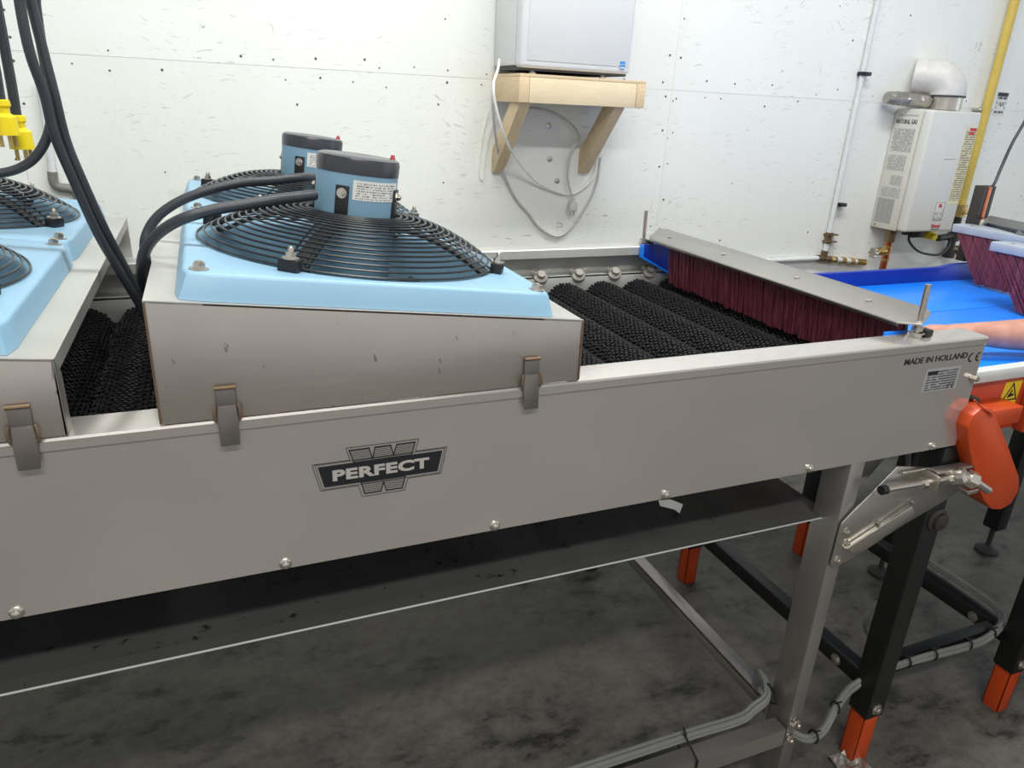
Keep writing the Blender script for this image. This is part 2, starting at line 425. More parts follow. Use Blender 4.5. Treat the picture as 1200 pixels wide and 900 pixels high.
# printed emblem: name banner across a striped double-V letter
LX, LZ = -1.327, 1.148
def rel(pts): return [(LX+a, LZ+b) for a, b in pts]
def outline(pts, w, y, d=0.0005):
    bm = B()
    P = [Vector((a, y, b)) for a, b in pts]
    for p, q in zip(P, P[1:]+P[:1]):
        d3 = (q-p).normalized(); nrm = Vector((-d3.z, 0, d3.x))*w/2
        e = d3*w/2
        prism(bm, [p-e+nrm, q+e+nrm, q+e-nrm, p-e-nrm], (0, -d, 0))
    return bm
banner = [(-0.0964, 0.0172), (0.0971, 0.0172), (0.0895, -0.0183), (-0.0882, -0.0183)]
inner = [(-0.1005, 0.0207), (0.1010, 0.0207), (0.0925, -0.0218), (-0.0910, -0.0218)]
outer = [(-0.1045, 0.0222), (-0.0480, 0.0222), (-0.0540, 0.0428), (0.0588, 0.0428), (0.0535, 0.0222), (0.1046, 0.0222), (0.0950, -0.0236), (0.0410, -0.0236), (0.0353, -0.0440), (-0.0315, -0.0440), (-0.0373, -0.0236), (-0.0938, -0.0236)]
wtop = [(-0.0490, 0.0385), (-0.0190, 0.0385), (-0.0140, 0.0200), (-0.0100, 0.0385), (0.0144, 0.0385), (0.0186, 0.0215), (0.0237, 0.0385), (0.0530, 0.0385), (0.0475, 0.0172), (-0.0430, 0.0172)]
wbot = [(-0.0330, -0.0183), (-0.0278, -0.0395), (-0.0022, -0.0395), (0.0021, -0.0230), (0.0060, -0.0395), (0.0318, -0.0395), (0.0370, -0.0183)]
bm = B(); prism(bm, xz(rel(outer), -0.0001), (0, -0.0003, 0)); em = obj('emblem', bm, 'clear', front, smooth=False)
ob = outline(rel(outer), 0.0007, -0.0004); join(ob, outline(rel(inner), 0.0006, -0.0004)); obj('emblem_outline', ob, 'ink', em, smooth=False)
bm = B(); prism(bm, xz(rel(banner), -0.0006), (0, -0.0005, 0)); obj('emblem_banner', bm, 'ink', em, smooth=False)
bm = outline(rel(wtop), 0.0016, -0.0004)
for p in (wbot,): join(bm, outline(rel(p), 0.0016, -0.0004))
def spans(poly, z):
    xs_ = []
    for (x0, z0), (x1, z1) in zip(poly, poly[1:]+poly[:1]):
        if (z0 <= z) != (z1 <= z): xs_.append(x0+(z-z0)*(x1-x0)/(z1-z0))
    xs_.sort(); return list(zip(xs_[::2], xs_[1::2]))
for poly, za, zb in ((wtop, 0.0195, 0.037), (wbot, -0.0385, -0.020)):
    for k in range(8):
        z = za+(zb-za)*k/7
        for a, b in spans(poly, z):
            if b-a > 0.004: box(bm, (LX+a+0.001, -0.0008, LZ+z-0.0003), (LX+b-0.001, -0.0004, LZ+z+0.0003))
obj('emblem_letter', bm, 'ink', em, smooth=False)
bm = text_bm('PERFECT', 0.0255, bold=0.0011, sx=1.0, spacing=1.06)
w_ = max(v.co.x for v in bm.verts)*2; h_ = max(v.co.z for v in bm.verts)*2
for v in bm.verts: v.co.x *= 0.151/w_; v.co.z *= 0.0188/h_
obj('emblem_lettering', place(bm, (LX, -0.0013, LZ-0.0004)), 'silver', em, smooth=False)
bm = text_bm('MADE IN HOLLAND', 0.019, bold=0.0001, shear=0.0)
w_ = max(v.co.x for v in bm.verts)*2
for v in bm.verts: v.co.x *= 0.187/w_
obj('origin_lettering', place(bm, (-0.142, -0.0006, 1.2215)), 'ink', front, smooth=False)
def arc_pts(c, r, a0, a1, n=14): return [(c[0]+r*math.cos(a0+(a1-a0)*i/n), c[1]+r*math.sin(a0+(a1-a0)*i/n)) for i in range(n+1)]
def ce_mark(cx, cz, r, y):
    bm = B(); w = r*0.16
    for c in (cx-r*1.0, cx+r*1.15):
        a = arc_pts((c, cz), r, math.radians(80), math.radians(280)); b = arc_pts((c, cz), r-2*w, math.radians(280), math.radians(80))
        pts = a+b
        for i in range(14):
            q = [a[i], a[i+1], b[13-i], b[14-i]]
            prism(bm, xz(q, y), (0, -0.0004, 0))
    box(bm, (cx+r*0.35, y-0.0004, cz-w), (cx+r*0.95, y, cz+w))
    return bm
obj('conformity_mark', ce_mark(-0.022, 1.214, 0.0105, -0.0003), 'ink', front, smooth=False)
bm = B(); box(bm, (-0.163, -0.0008, 1.145), (-0.058, 0, 1.198), 0.0003); rp = obj('rating_plate', bm, 'print_plate', front, smooth=False, label='small grey rating plate with fine print')
bm = B(); prism(bm, xz([(-0.158, 1.193), (-0.126, 1.193), (-0.128, 1.184), (-0.156, 1.184)], -0.0009), (0, -0.0003, 0)); obj('plate_logo', bm, 'ink', rp, smooth=False)
obj('plate_mark', ce_mark(-0.075, 1.1535, 0.0055, -0.0009), 'ink', rp, smooth=False)
# bearing ledge along the far side and bearing hubs
bm = B(); box(bm, (-3.0, 1.060, 1.165), (0, 1.1175, 1.171), 0.001); box(bm, (-3.0, 1.060, 1.105), (0, 1.064, 1.171), 0.001)
obj('bearing_ledge', bm, 'inner', mach)
RX = [-0.506+0.1345*k for k in range(-17, 4)]
RZ, RR = 1.092, 0.064
for x in RX:
    if x < -1.0: continue
    bm = B(); lathe(bm, [(0.026, 0), (0.024, 0.006), (0.015, 0.010), (0.012, 0.02), (0.0, 0.021)], 14, axis_mat((x+0.06, 1.066, 1.172), (-0.1, -0.75, 0.66)))
    for s in (-1, 1): box(bm, (-0.006, -0.003, 0), (0.006, 0.003, 0.022), 0.001, Matrix.Translation((x+0.06+s*0.016, 1.064, 1.172)) @ Matrix.Rotation(s*0.6, 4, 'Y'))
    obj('bearing_hub', bm, 'grime', mach)
# studded rollers (shared mesh)
def roller_core():
    bm = B(); cyl(bm, (0, 0.02-0.5, 0), (0, 1.045-0.5, 0), 0.054, 36); return bm
def roller_studs():
    bm = B(); n = 34; rows = 92; L0, L1 = 0.024, 1.040
    for j in range(rows):
        y = L0+(L1-L0)*(j+0.5)/rows
        for k in range(n):
            a = 2*PI*(k+0.5*(j % 2))/n + random.uniform(-0.02, 0.02)
            tilt = 0.45 if j % 2 else -0.45
            er = Vector((math.cos(a), 0, math.sin(a))); et = Vector((-math.sin(a), 0, math.cos(a))); ey = Vector((0, 1, 0))
            u = et*math.cos(tilt)+ey*math.sin(tilt); v = -et*math.sin(tilt)+ey*math.cos(tilt)
            c = er*0.0535+ey*(y-0.5); hgt = 0.0105*random.uniform(0.85, 1.1)
            lo_ = [bm.verts.new(c+u*0.0048*p+v*0.0036*q) for p, q in ((-1, -1), (1, -1), (1, 1), (-1, 1))]
            up_ = [bm.verts.new(c+er*hgt+u*0.0034*p+v*0.0022*q) for p, q in ((-1, -1), (1, -1), (1, 1), (-1, 1))]
            bm.faces.new(up_)
            for i in range(4): bm.faces.new((lo_[i], lo_[(i+1) % 4], up_[(i+1) % 4], up_[i]))
    return bm
core0 = obj('roller', roller_core(), 'roller', mach, local=True)
stud0 = obj('studs', roller_studs(), 'roller', core0, local=True, smooth=False); stud0['kind'] = 'stuff'
off = Vector((0, core0.location.y, 0)); stud0.location = stud0.location-Vector((0, core0.location.y, 0))
for i, x in enumerate(RX):
    c = core0 if i == 0 else core0.copy()
    if i: COL.objects.link(c)
    c.location = (x+1.5, -0.56+0.5325, RZ); c.rotation_euler = (0, random.uniform(0, 6.28), 0)
    if i:
        s = stud0.copy(); COL.objects.link(s); s.parent = c
# waste belt tray below
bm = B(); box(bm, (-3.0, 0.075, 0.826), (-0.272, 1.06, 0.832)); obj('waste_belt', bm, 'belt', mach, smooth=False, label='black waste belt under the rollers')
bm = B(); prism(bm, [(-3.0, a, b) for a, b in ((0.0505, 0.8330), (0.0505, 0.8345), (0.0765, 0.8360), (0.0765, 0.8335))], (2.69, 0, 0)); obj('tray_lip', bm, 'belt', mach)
bm = B(); box(bm, (-3.0, 0.0485, 0.8318), (-0.31, 0.0505, 0.8352), 0.0004); obj('tray_edge', bm, 'edge', mach, label='thin bright steel edge of the belt tray')  # near-white colour paints the overhead light reflected along this steel edge
# steel legs, rails and braces
def steel_leg(x, y0, y1):
    bm = B(); box(bm, (x, y0, 0.055), (x+0.04, y1, 0.9975), 0.003); lg = obj('leg', bm, 'steel', mach)
    bm = B(); cyl(bm, (x+0.02, (y0+y1)/2, 0.012), (x+0.02, (y0+y1)/2, 0.07), 0.009, 12); lathe(bm, [(0.036, 0), (0.036, 0.008), (0.014, 0.02), (0.0, 0.02)], 20, Matrix.Translation((x+0.02, (y0+y1)/2, 0))); obj('levelling_foot', bm, 'rubber', lg)
    return lg
leg = steel_leg(-0.31, 0.004, 0.078); steel_leg(-0.31, 1.04, 1.114); steel_leg(-2.75, 0.004, 0.078); steel_leg(-2.75, 1.04, 1.114)
bm = B(); prism(bm, [(-2.72, a, b) for a, b in ((0.0, 0.195), (0.0, 0.2475), (0.042, 0.2475), (0.042, 0.2275), (0.039, 0.2275), (0.039, 0.2445), (0.003, 0.2445), (0.003, 0.195))], (2.40, 0, 0)); obj('lower_rail', bm, 'steel', mach)
bm = B(); box(bm, (-0.318, 0.075, 0.255), (-0.278, 1.045, 0.262), 0.001); box(bm, (-0.318, 0.075, 0.225), (-0.314, 1.045, 0.262), 0.001); obj('cross_brace', bm, 'steel', mach)
for c, d in (((-0.304, 0.0, 0.262), (-1, -0.2, 0.1)), ((-0.285, 0.002, 0.252), (0, -1, 0)), ((-0.297, 0.002, 0.205), (0, -1, 0))):
    bm = B(); hexbolt(bm, c, d, 0.008, 0.010); obj('rail_bolt', bm, 'zinc', mach)
# pivot bracket, its lip, gusset and tensioner
bk = [(-0.309, 0.850), (-0.178, 0.973), (-0.07, 0.952), (0.094, 0.946), (0.112, 0.914), (0.036, 0.858), (-0.10, 0.809), (-0.25, 0.745), (-0.300, 0.730), (-0.312, 0.745)]
bm = B(); prism(bm, xz(bk, -0.001), (0, -0.004, 0), 0.0012); br = obj('pivot_bracket', bm, 'steel', mach)
bm = B(); prism(bm, xz([(-0.288, 0.787), (-0.113, 0.866), (-0.093, 0.846), (-0.093, 0.832), (-0.226, 0.771), (-0.262, 0.771)], -0.005), (0, -0.012, 0), 0.002); obj('bracket_bar', bm, 'zinc', br)
bm = B(); box(bm, (-0.075, -0.028, 0.945), (0.100, -0.004, 0.952), 0.002, Matrix.Translation((0, 0, 0))); box(bm, (0.092, -0.022, 0.905), (0.098, -0.004, 0.950), 0.002); obj('bracket_lip', bm, 'steel', br)
for x, z in ((-0.288, 0.826), (-0.295, 0.752), (-0.28, 0.795)):
    bm = B(); hexbolt(bm, (x, -0.005, z), (0, -1, 0), 0.0075, 0.007); obj('bracket_bolt', bm, 'zinc', br)
for x, z in ((-0.20, 0.835), (-0.105, 0.872)):
    bm = B(); hexbolt(bm, (x, -0.005, z), (0, -1, 0), 0.004, 0.009, False); obj('bracket_bolt', bm, 'zinc', br)
bm = B(); tube(bm, [(-0.245, -0.033, 0.940), (-0.02, -0.033, 0.934)], 0.0068, 12); rod = obj('tension_rod', bm, 'zinc', br)
bm = B(); cyl(bm, (-0.250, -0.033, 0.9402), (-0.235, -0.033, 0.9398), 0.0105, 12); obj('rod_cap', bm, 'black', rod)
bm = B(); cyl(bm, (-0.128, -0.033, 0.937), (-0.116, -0.033, 0.9367), 0.0125, 6); cyl(bm, (-0.052, -0.033, 0.9352), (-0.038, -0.033, 0.9348), 0.0135, 6); obj('rod_nut', bm, 'zinc', rod)
bm = B(); prism(bm, [(-0.098, -0.005, 0.914), (-0.098, -0.005, 0.958), (-0.098, -0.05, 0.955), (-0.098, -0.05, 0.917)], (0.006, 0, 0), 0.001)
box(bm, (-0.17, -0.016, 0.954), (-0.10, -0.005, 0.962), 0.003, Matrix.Translation((0, 0, 0))); obj('rod_lug', bm, 'zinc', br)
bm = B(); lathe(bm, [(0.019, -0.02), (0.019, 0.02), (0.012, 0.024), (0, 0.024)], 18, axis_mat((-0.017, -0.033, 0.934), (0.3, -0.8, 0.45)))
cyl(bm, (-0.02, -0.03, 0.948), (0.022, -0.06, 0.928), 0.0125, 16); cyl(bm, (0.006, -0.045, 0.936), (0.020, -0.055, 0.930), 0.020, 6); cyl(bm, (0.028, -0.055, 0.924), (0.068, -0.060, 0.900), 0.0095, 14)
obj('clamp_joint', bm, 'zinc', br)
bm = B(); box(bm, (0.05, -0.03, 0.872), (0.088, -0.004, 0.884), 0.002); obj('bracket_tab', bm, 'zinc', br)
bm = B(); prism(bm, [(-0.235, 0.075, 0.945), (-0.15, 0.075, 0.985), (-0.09, 0.075, 0.978), (-0.17, 0.075, 0.885), (-0.235, 0.075, 0.858)], (0, 0.004, 0), 0.001); obj('gusset_plate', bm, 'dull', mach)
bm = B(); prism(bm, [(-0.804, -0.003, 0.998), (-0.777, -0.004, 0.996), (-0.748, -0.006, 0.981), (-0.753, -0.006, 0.962), (-0.766, -0.006, 0.973), (-0.799, -0.004, 0.986)], (0, 0.0006, 0))
tag(obj('tape_scrap', bm, 'tape', smooth=False), 'torn scrap of grey tape hanging under the edge of the steel side panel', 'tape')

# ------------------------------------------------------------------ fan hoods
SL = math.atan(0.10923)
def make_hood(x0, label, latches):
    h = thing('fan_hood', label, 'hood', (x0, MW/2, ZT), group='fan hoods over the rollers')
    zl, zr, x1 = 1.433, 1.365, x0+0.630
    bm = B()
    prism(bm, [(x0, -0.001, ZT+0.001), (x1, -0.001, ZT+0.001), (x1, -0.001, zr), (x0, -0.001, zl)], (0, 0.004, 0), 0.0008)
    prism(bm, [(x1, -0.001, ZT+0.001), (x1, 0.03, ZT+0.001), (x1, 0.03, zr-0.028), (x1, -0.001, zr)], (-0.003, 0, 0))
    obj('front_wall', bm, 'hood', h)
    bm = B()
    prism(bm, [(x0, MW-0.003, ZT+0.001), (x1, MW-0.003, ZT+0.001), (x1, MW-0.003, zr), (x0, MW-0.003, zl)], (0, 0.004, 0), 0.0008)
    obj('back_wall', bm, 'dull', h)
    bm = B(); box(bm, (x0, 0.003, ZT+0.03), (x0+0.003, MW-0.003, zl-0.002)); obj('end_wall', bm, 'dull', h)
    T = Matrix.Translation((x0, 0, zl)) @ Matrix.Rotation(SL, 4, 'Y'); Lr = 0.630/math.cos(SL)
    bm = B()
    for lo, hi in (((0, -0.001, -0.003), (0.07, MW+0.001, 0)), ((Lr-0.07, -0.001, -0.003), (Lr, MW+0.001, 0)), ((0.07, -0.001, -0.003), (Lr-0.07, 0.045, 0)),
                   ((0.07, MW-0.045, -0.003), (Lr-0.07, MW+0.001, 0)), ((0.07, 0.53, -0.003), (Lr-0.07, 0.59, 0)), ((Lr-0.003, -0.001, -0.026), (Lr, MW+0.001, -0.003))):
        box(bm, lo, hi, 0, T)
    obj('roof', bm, 'dull', h, smooth=False)
    for lx in latches:
        bm = B(); box(bm, (lx-0.013, -0.0065, 1.254), (lx+0.013, -0.002, 1.308), 0.0015)
        prism(bm, [(lx-0.0135, -0.008, 1.262), (lx-0.0125, -0.013, 1.224), (lx+0.0125, -0.013, 1.224), (lx+0.0135, -0.008, 1.262), (lx+0.012, -0.007, 1.282), (lx-0.012, -0.007, 1.282)], (0, 0.0025, 0), 0.0008)
        la = obj('latch', bm, 'latch', h)
        bm = B(); tube(bm, [(lx-0.0135, -0.007, 1.3085), (lx+0.0135, -0.007, 1.3085)], 0.0028, 8); obj('latch_weld', bm, 'bronze', la)
        for s in (-1, 1):
            bm = B(); tube(bm, [(lx+s*0.0145, -0.006, 1.259), (lx+s*0.0165, -0.009, 1.266), (lx+s*0.0165, -0.009, 1.276), (lx+s*0.0145, -0.006, 1.283)], 0.0022, 8); obj('latch_spring', bm, 'weld', la)
    if latches[0] > -1.7:
        for xw, zw in ((x1-0.001, zr), (x0+0.001, zl)):
            bm = B(); tube(bm, [(xw, -0.0015, ZT+0.003), (xw, -0.0015, zw-0.002)], 0.0015, 6); obj('corner_weld', bm, 'weld', h)
    return h
make_hood(-1.625, 'nearer right steel fan hood with two latches, low end towards the open rollers', (-1.540, -1.084))
make_hood(-1.625-0.737, 'left steel fan hood cut by the photo edge, its open end facing the gap', (-1.779, -2.2))

# ------------------------------------------------------------------ axial fans
GR0, GR1 = 0.080, 0.2495
def gh(r): return 0.040 + 0.060*(1-max(0.0, (r-GR0)/(GR1-GR0))**1.9)
SPK = [math.radians(a) for a in (-120, -30, 60, 150)]
def make_fan(label):
    f = thing('axial_fan', label, 'fan', group='axial fans on the hoods')
    N = 96
    def sq(half, z, rad):
        out = []
        for k in range(N):
            a = 2*PI*k/N; c, s = math.cos(a), math.sin(a); m = max(abs(c), abs(s)); p = Vector((c, s))/m*half
            q = half-rad
            if abs(p.x) > q and abs(p.y) > q:
                ctr = Vector((math.copysign(q, p.x), math.copysign(q, p.y))); d = (p-ctr); p = ctr+d.normalized()*rad
            out.append((p.x, p.y, z))
        return out
    def circ(r, z): return [(r*math.cos(2*PI*k/N), r*math.sin(2*PI*k/N), z) for k in range(N)]
    rings = [sq(0.2765, 0.0, 0.018), sq(0.2755, 0.004, 0.019), sq(0.2685, 0.031, 0.021), sq(0.2665, 0.0345, 0.022), sq(0.2635, 0.036, 0.024), sq(0.262, 0.0362, 0.026), circ(0.2505, 0.0362), circ(0.2470, 0.0350), circ(0.2430, 0.030), circ(0.2415, 0.022), circ(0.2395, -0.085)]
    bm = B(); R = [[bm.verts.new(p) for p in r] for r in rings]
    for a, b in zip(R, R[1:]):
        for k in range(N): bm.faces.new((a[k], a[(k+1) % N], b[(k+1) % N], b[k]))
    plate = obj('mounting_plate', bm, 'blue', f, local=True, angle=50)
    for sx in (-1, 1):
        for sy in (-1, 1):
            bm = B(); hexbolt(bm, (sx*0.247, sy*0.247, 0.036), (0, 0, 1), 0.0085, 0.009); _loc('corner_bolt', bm, 'zinc', plate, f)
    bm = B(); n = 16
    ins = [bm.verts.new((0.262*math.cos(a), 0.262*math.sin(a), 0.0368)) for a in [math.radians(126+26*i/n) for i in range(n+1)]]
    out = [bm.verts.new(((0.262+0.030*math.sin(PI*i/n))*math.cos(a), (0.262+0.030*math.sin(PI*i/n))*math.sin(a), 0.0368)) for i, a in enumerate([math.radians(126+26*i/n) for i in range(n+1)])]
    for i in range(n): 
        if i in (0, n-1): continue
        bm.faces.new((ins[i], ins[i+1], out[i+1], out[i]))
    _loc('scale_sticker', bm, 'print_scale', plate, f)
    # wire guard: rim, rings and paired spokes
    def ring_bm(r):
        bm = B(); tube(bm, [(r*math.cos(2*PI*k/72), r*math.sin(2*PI*k/72), gh(r)) for k in range(72)], 0.0018, 6, True); return bm
    guard = obj('wire_guard', ring_bm(GR1), 'wire', f, local=True)
    nr = 17
    for i in range(nr-1): _loc('guard_ring', ring_bm(GR0+(GR1-GR0)*i/(nr-1)), 'wire', guard, f)
    for a in SPK:
        for da in (-0.10, 0.10):
            pts = []
            for i in range(9):
                r = GR0+(GR1-GR0)*i/8; aa = a+da*GR0/r*1.6
                pts.append((r*math.cos(aa), r*math.sin(aa), gh(r)-0.004))
            bm = B(); tube(bm, pts, 0.0017, 6); _loc('guard_spoke', bm, 'wire', guard, f)
    # supports from motor to clips
    for a in SPK:
        ca, sa = math.cos(a), math.sin(a); t = Vector((-sa, ca, 0))
        bm = B(); P = []
        for i in range(8):
            r = 0.067+(0.262-0.067)*i/7
            P.append(Vector((r*ca, r*sa, (gh(max(r, GR0))-0.014 if r < GR1 else 0.037)-0.003*(i/7))))
        rows = [[bm.verts.new(p+t*s*0.013+Vector((0, 0, z))) for s, z in ((-1, 0), (1, 0), (1, -0.006), (-1, -0.006))] for p in P]
        for r0, r1 in zip(rows, rows[1:]):
            for k in range(4): bm.faces.new((r0[k], r0[(k+1) % 4], r1[(k+1) % 4], r1[k]))
        bm.faces.new(rows[0]); bm.faces.new(rows[-1][::-1])
        m = Matrix.Rotation(a, 4, 'Z')
        box(bm, (0.0660, -0.011, 0.075), (0.0705, 0.011, 0.146), 0.001, m)
        arm = obj('support_arm', bm, 'black', f, local=True)
        bm = B(); hexbolt(bm, (0.0705*ca, 0.0705*sa, 0.134), (ca, sa, 0), 0.0056, 0.006); _loc('arm_bolt', bm, 'zinc', arm, f)
        bm = B(); box(bm, (0.248, -0.015, 0.0355), (0.268, 0.015, 0.054), 0.002, m); clip = obj('guard_clip', bm, 'black', f, local=True)
        bm = B(); c = m @ Vector((0.258, 0, 0.054)); hexbolt(bm, c, (0, 0, 1), 0.008, 0.008); lathe(bm, [(0.0045, 0), (0.0045, 0.006), (0.003, 0.009), (0, 0.010)], 10, Matrix.Translation(c+Vector((0, 0, 0.008)))); _loc('clip_bolt', bm, 'zinc', clip, f)
    # motor
    bm = B(); lathe(bm, [(0.064, -0.02), (0.0675, -0.015), (0.0678, 0.172), (0.0, 0.172)], 48); motor = obj('motor', bm, 'motor', f, local=True)
    bm = B(); lathe(bm, [(0.0685, 0.165), (0.0690, 0.184), (0.0668, 0.190), (0.061, 0.1925), (0.040, 0.1935), (0.026, 0.1922), (0.0, 0.1922)], 48); _loc('motor_cap', bm, 'cap', motor, f)
    bm = B(); n = 16; a0, a1 = math.radians(-106), math.radians(-30)
    rr = 0.0684
    lo_ = [bm.verts.new((rr*math.cos(a0+(a1-a0)*i/n), rr*math.sin(a0+(a1-a0)*i/n), 0.126)) for i in range(n+1)]
    hi_ = [bm.verts.new((rr*math.cos(a0+(a1-a0)*i/n), rr*math.sin(a0+(a1-a0)*i/n), 0.157)) for i in range(n+1)]
    for i in range(n): bm.faces.new((lo_[i], lo_[i+1], hi_[i+1], hi_[i]))
    _loc('rating_label', bm, 'print_motor', motor, f)
    bm = B(); ac = math.radians(8); lathe(bm, [(0.005, 0), (0.005, 0.005), (0.0035, 0.007), (0.0035, 0.010), (0, 0.010)], 10, Matrix.Translation((0.060*math.cos(ac), 0.060*math.sin(ac), 0.189))); _loc('drain_plug', bm, 'red', motor, f)
    # impeller
    bm = B(); lathe(bm, [(0.0, -0.085), (0.070, -0.085), (0.075, -0.07), (0.075, -0.025), (0.0, -0.025)], 32)
    for b in range(5):
        a = 2*PI*b/5+0.3; rows = []
        for i in range(6):
            r = 0.08+0.150*i/5; w = math.radians(30)*(0.8+0.25*i/5); lean = 0.028*(1-0.4*i/5); sw = 0.25*i/5
            rows.append([[bm.verts.new((r*math.cos(a+sw+w*(t-0.5)), r*math.sin(a+sw+w*(t-0.5)), -0.060+lean*(t-0.5)*2+dz)) for t in (0, 0.33, 0.67, 1)] for dz in (0.0015, -0.0015)])
        for r0, r1 in zip(rows, rows[1:]):
            for s in (0, 1):
                for k in range(3): bm.faces.new((r0[s][k], r0[s][k+1], r1[s][k+1], r1[s][k]))
    obj('impeller', bm, 'blade', f, local=True)
    return f
def _loc(name, bm, mat, part, root):
    """sub-part modelled in the thing's own frame, parented to a part of it"""
    off = WM[root.name].inverted() @ WM[part.name]
    bm.transform(off.inverted())
    return obj(name, bm, mat, part, local=True)
fan0 = make_fan('nearest blue axial fan, its rating label facing out, at the front of right hood')
def fan_at(f, x0, yc):
    T = Matrix.Translation((x0, 0, 1.433)) @ Matrix.Rotation(SL, 4, 'Y')
    f.location = T @ Vector((0.3125, yc, 0.0005)); f.rotation_euler = (0, SL, 0)
spots = [(-1.625, 0.283, None), (-1.625, 0.838, 'rear blue axial fan of the right hood, its motor partly behind the nearer motor'),
         (-2.362, 0.283, 'front blue axial fan on the left hood, only its right guard edge in view'),
         (-2.362, 0.838, 'rear blue axial fan on the left hood, wire guard under the yellow plugs')]
for i, (x, y, lb) in enumerate(spots):
    f = fan0 if i == 0 else dup_tree(fan0)
    fan_at(f, x, y)
    if lb: f['label'] = lb

# ------------------------------------------------------------------ brush curtain over the last rollers
bc = thing('brush_curtain', 'dark red bristle curtain under a chamfered steel bar across the roller outlet', 'brush', (-0.15, 0.56, ZT))
ba = math.atan2(0.017, 0.11)
bm = B(); pts = [(-0.212, 0.060, 1.2855), (-0.185, 0.022, 1.2897), (-0.118, 0.058, 1.3), (-0.100, 0.085, 1.3025), (-0.100, 1.105, 1.3025), (-0.118, 1.125, 1.3), (-0.195, 1.06, 1.288), (-0.212, 1.03, 1.2855)]
prism(bm, pts, (0.001, 0, 0.004), 0.0006); prism(bm, [(-0.209, 0.06, 1.2858), (-0.209, 1.03, 1.2858), (-0.207, 1.03, 1.279), (-0.207, 0.06, 1.279)], (0.002, 0, 0)); bar = obj('top_bar', bm, 'steel', bc)
for y in (0.19, 1.0, 0.42, 0.72):
    bm = B(); lathe(bm, [(0.004, 0), (0.0075, 0.0), (0.0075, 0.002), (0.004, 0.002)], 14, axis_mat((-0.155, y, 1.2985), (-0.15, 0, 1))); obj('bar_eyelet', bm, 'zinc', bar)
def bristle_sheet(x0, x1, y0, y1, zt, zb, lean_y=0.0, lean_x=0.0, thick=0.012, tufts=90, cut0=0.0, cut1=0.0):
    bm = B()
    for k in range(tufts):
        t = (k+0.5)/tufts; y = y0+(y1-y0)*t
        for row in range(2):
            xx = x0+(row-0.5)*thick*0.9+random.uniform(-0.002, 0.002); w = (y1-y0)/tufts*0.62
            zb_ = zb+random.uniform(0, 0.008); yb = y+lean_y+random.uniform(-0.004, 0.004); xb = xx+(x1-x0)+lean_x+random.uniform(-0.003, 0.003)
            a = [bm.verts.new((xx+p, y+q, zt)) for p, q in ((-0.004, -w), (0.004, -w), (0.004, w), (-0.004, w))]
            mid = [bm.verts.new(((xx+xb)/2+p, (y+yb)/2+q+random.uniform(-0.002, 0.002), (zt+zb_)/2)) for p, q in ((-0.005, -w), (0.005, -w), (0.005, w), (-0.005, w))]
            b = [bm.verts.new((xb+p, yb+q, zb_)) for p, q in ((-0.006, -w*1.1), (0.006, -w*1.1), (0.006, w*1.1), (-0.006, w*1.1))]
            for r0, r1 in ((a, mid), (mid, b)):
                for i in range(4): bm.faces.new((r0[i], r0[(i+1) % 4], r1[(i+1) % 4], r1[i]))
            bm.faces.new(b)
    return bm
o = obj('bristles', bristle_sheet(-0.170, -0.150, 0.075, 0.965, 1.289, 1.152, 0, 0, 0.014, 140), 'bristle', bc, smooth=False); o['kind'] = 'stuff'
for y0, s in ((1.045, 1), (0.068, -1)):
    zt, xe = (1.268, -0.075) if s > 0 else (1.2645, -0.165)
    bm = B(); prism(bm, [(-0.226, y0, zt), (-0.226, y0, 1.228), (xe, y0, 1.152+0.05*(s < 0)), (xe, y0, zt)], (0, 0.006, 0), 0.0008)
    ck = obj('blue_cheek', bm, 'bed' if s < 0 else 'bedwall_cheekshade', bc, label='blue plastic cheek plate')  # far plate darker than the near one: shade under the bar painted in
    if s > 0:
        bm = B(); prism(bm, [(-0.232, y0-0.012, 1.268), (-0.232, y0-0.012, 1.226), (-0.075, y0-0.012, 1.147), (-0.075, y0-0.012, 1.153), (-0.226, y0-0.012, 1.230), (-0.226, y0-0.012, 1.268)], (0, 0.018, 0)); obj('cheek_rim', bm, 'bed', ck)
for x, y, zt in ((-0.170, 0.040, 1.373), (-0.205, 1.075, 1.373)):
    bm = B(); cyl(bm, (x, y, 1.262), (x-0.002, y, zt), 0.0062, 10)
    r_ = obj('threaded_rod', bm, 'zinc', bc)
    bm = B(); cyl(bm, (x, y, 1.2605), (x, y, 1.268), 0.0135, 6); cyl(bm, (x, y, 1.268), (x, y, 1.2705), 0.016, 16); cyl(bm, (x, y, 1.274), (x, y, 1.282), 0.0125, 6); obj('rod_nut', bm, 'zinc', r_)
    bm = B(); box(bm, (x+0.012, y-0.014, 1.2605), (x+0.034, y+0.010, 1.276), 0.003); obj('rod_bracket', bm, 'black', r_)

# ------------------------------------------------------------------ blue sorting table beside the dryer
st = thing('sorting_table', 'blue topped sorting table with orange sides and black legs beyond the dryer end', 'table', (0.9, 0.45, 0))
for y0, y1 in ((0.105, 0.566), (0.570, 0.905)):
    bm = B(); box(bm, (0.045, y0, 1.108), (1.95, y1, 1.12), 0.002); obj('bed_plate', bm, 'bed', st)
bm = B(); prism(bm, [(0.045, a, 1.09) if False else (0.045, a, b) for a, b in ((0.105, 1.12), (0.072, 1.146), (0.055, 1.148), (0.055, 1.143), (0.070, 1.139), (0.100, 1.112))], (1.905, 0, 0)); obj('front_rim', bm, 'bed', st)
bm = B(); prism(bm, [(0.045, 0.905, 1.108), (0.045, 0.905, 1.173), (1.03, 0.905, 1.173), (1.09, 0.905, 1.182), (1.95, 0.905, 1.182), (1.95, 0.905, 1.108)], (0, 0.022, 0), 0.002); obj('back_wall', bm, 'bedwall_cheekshade', st)
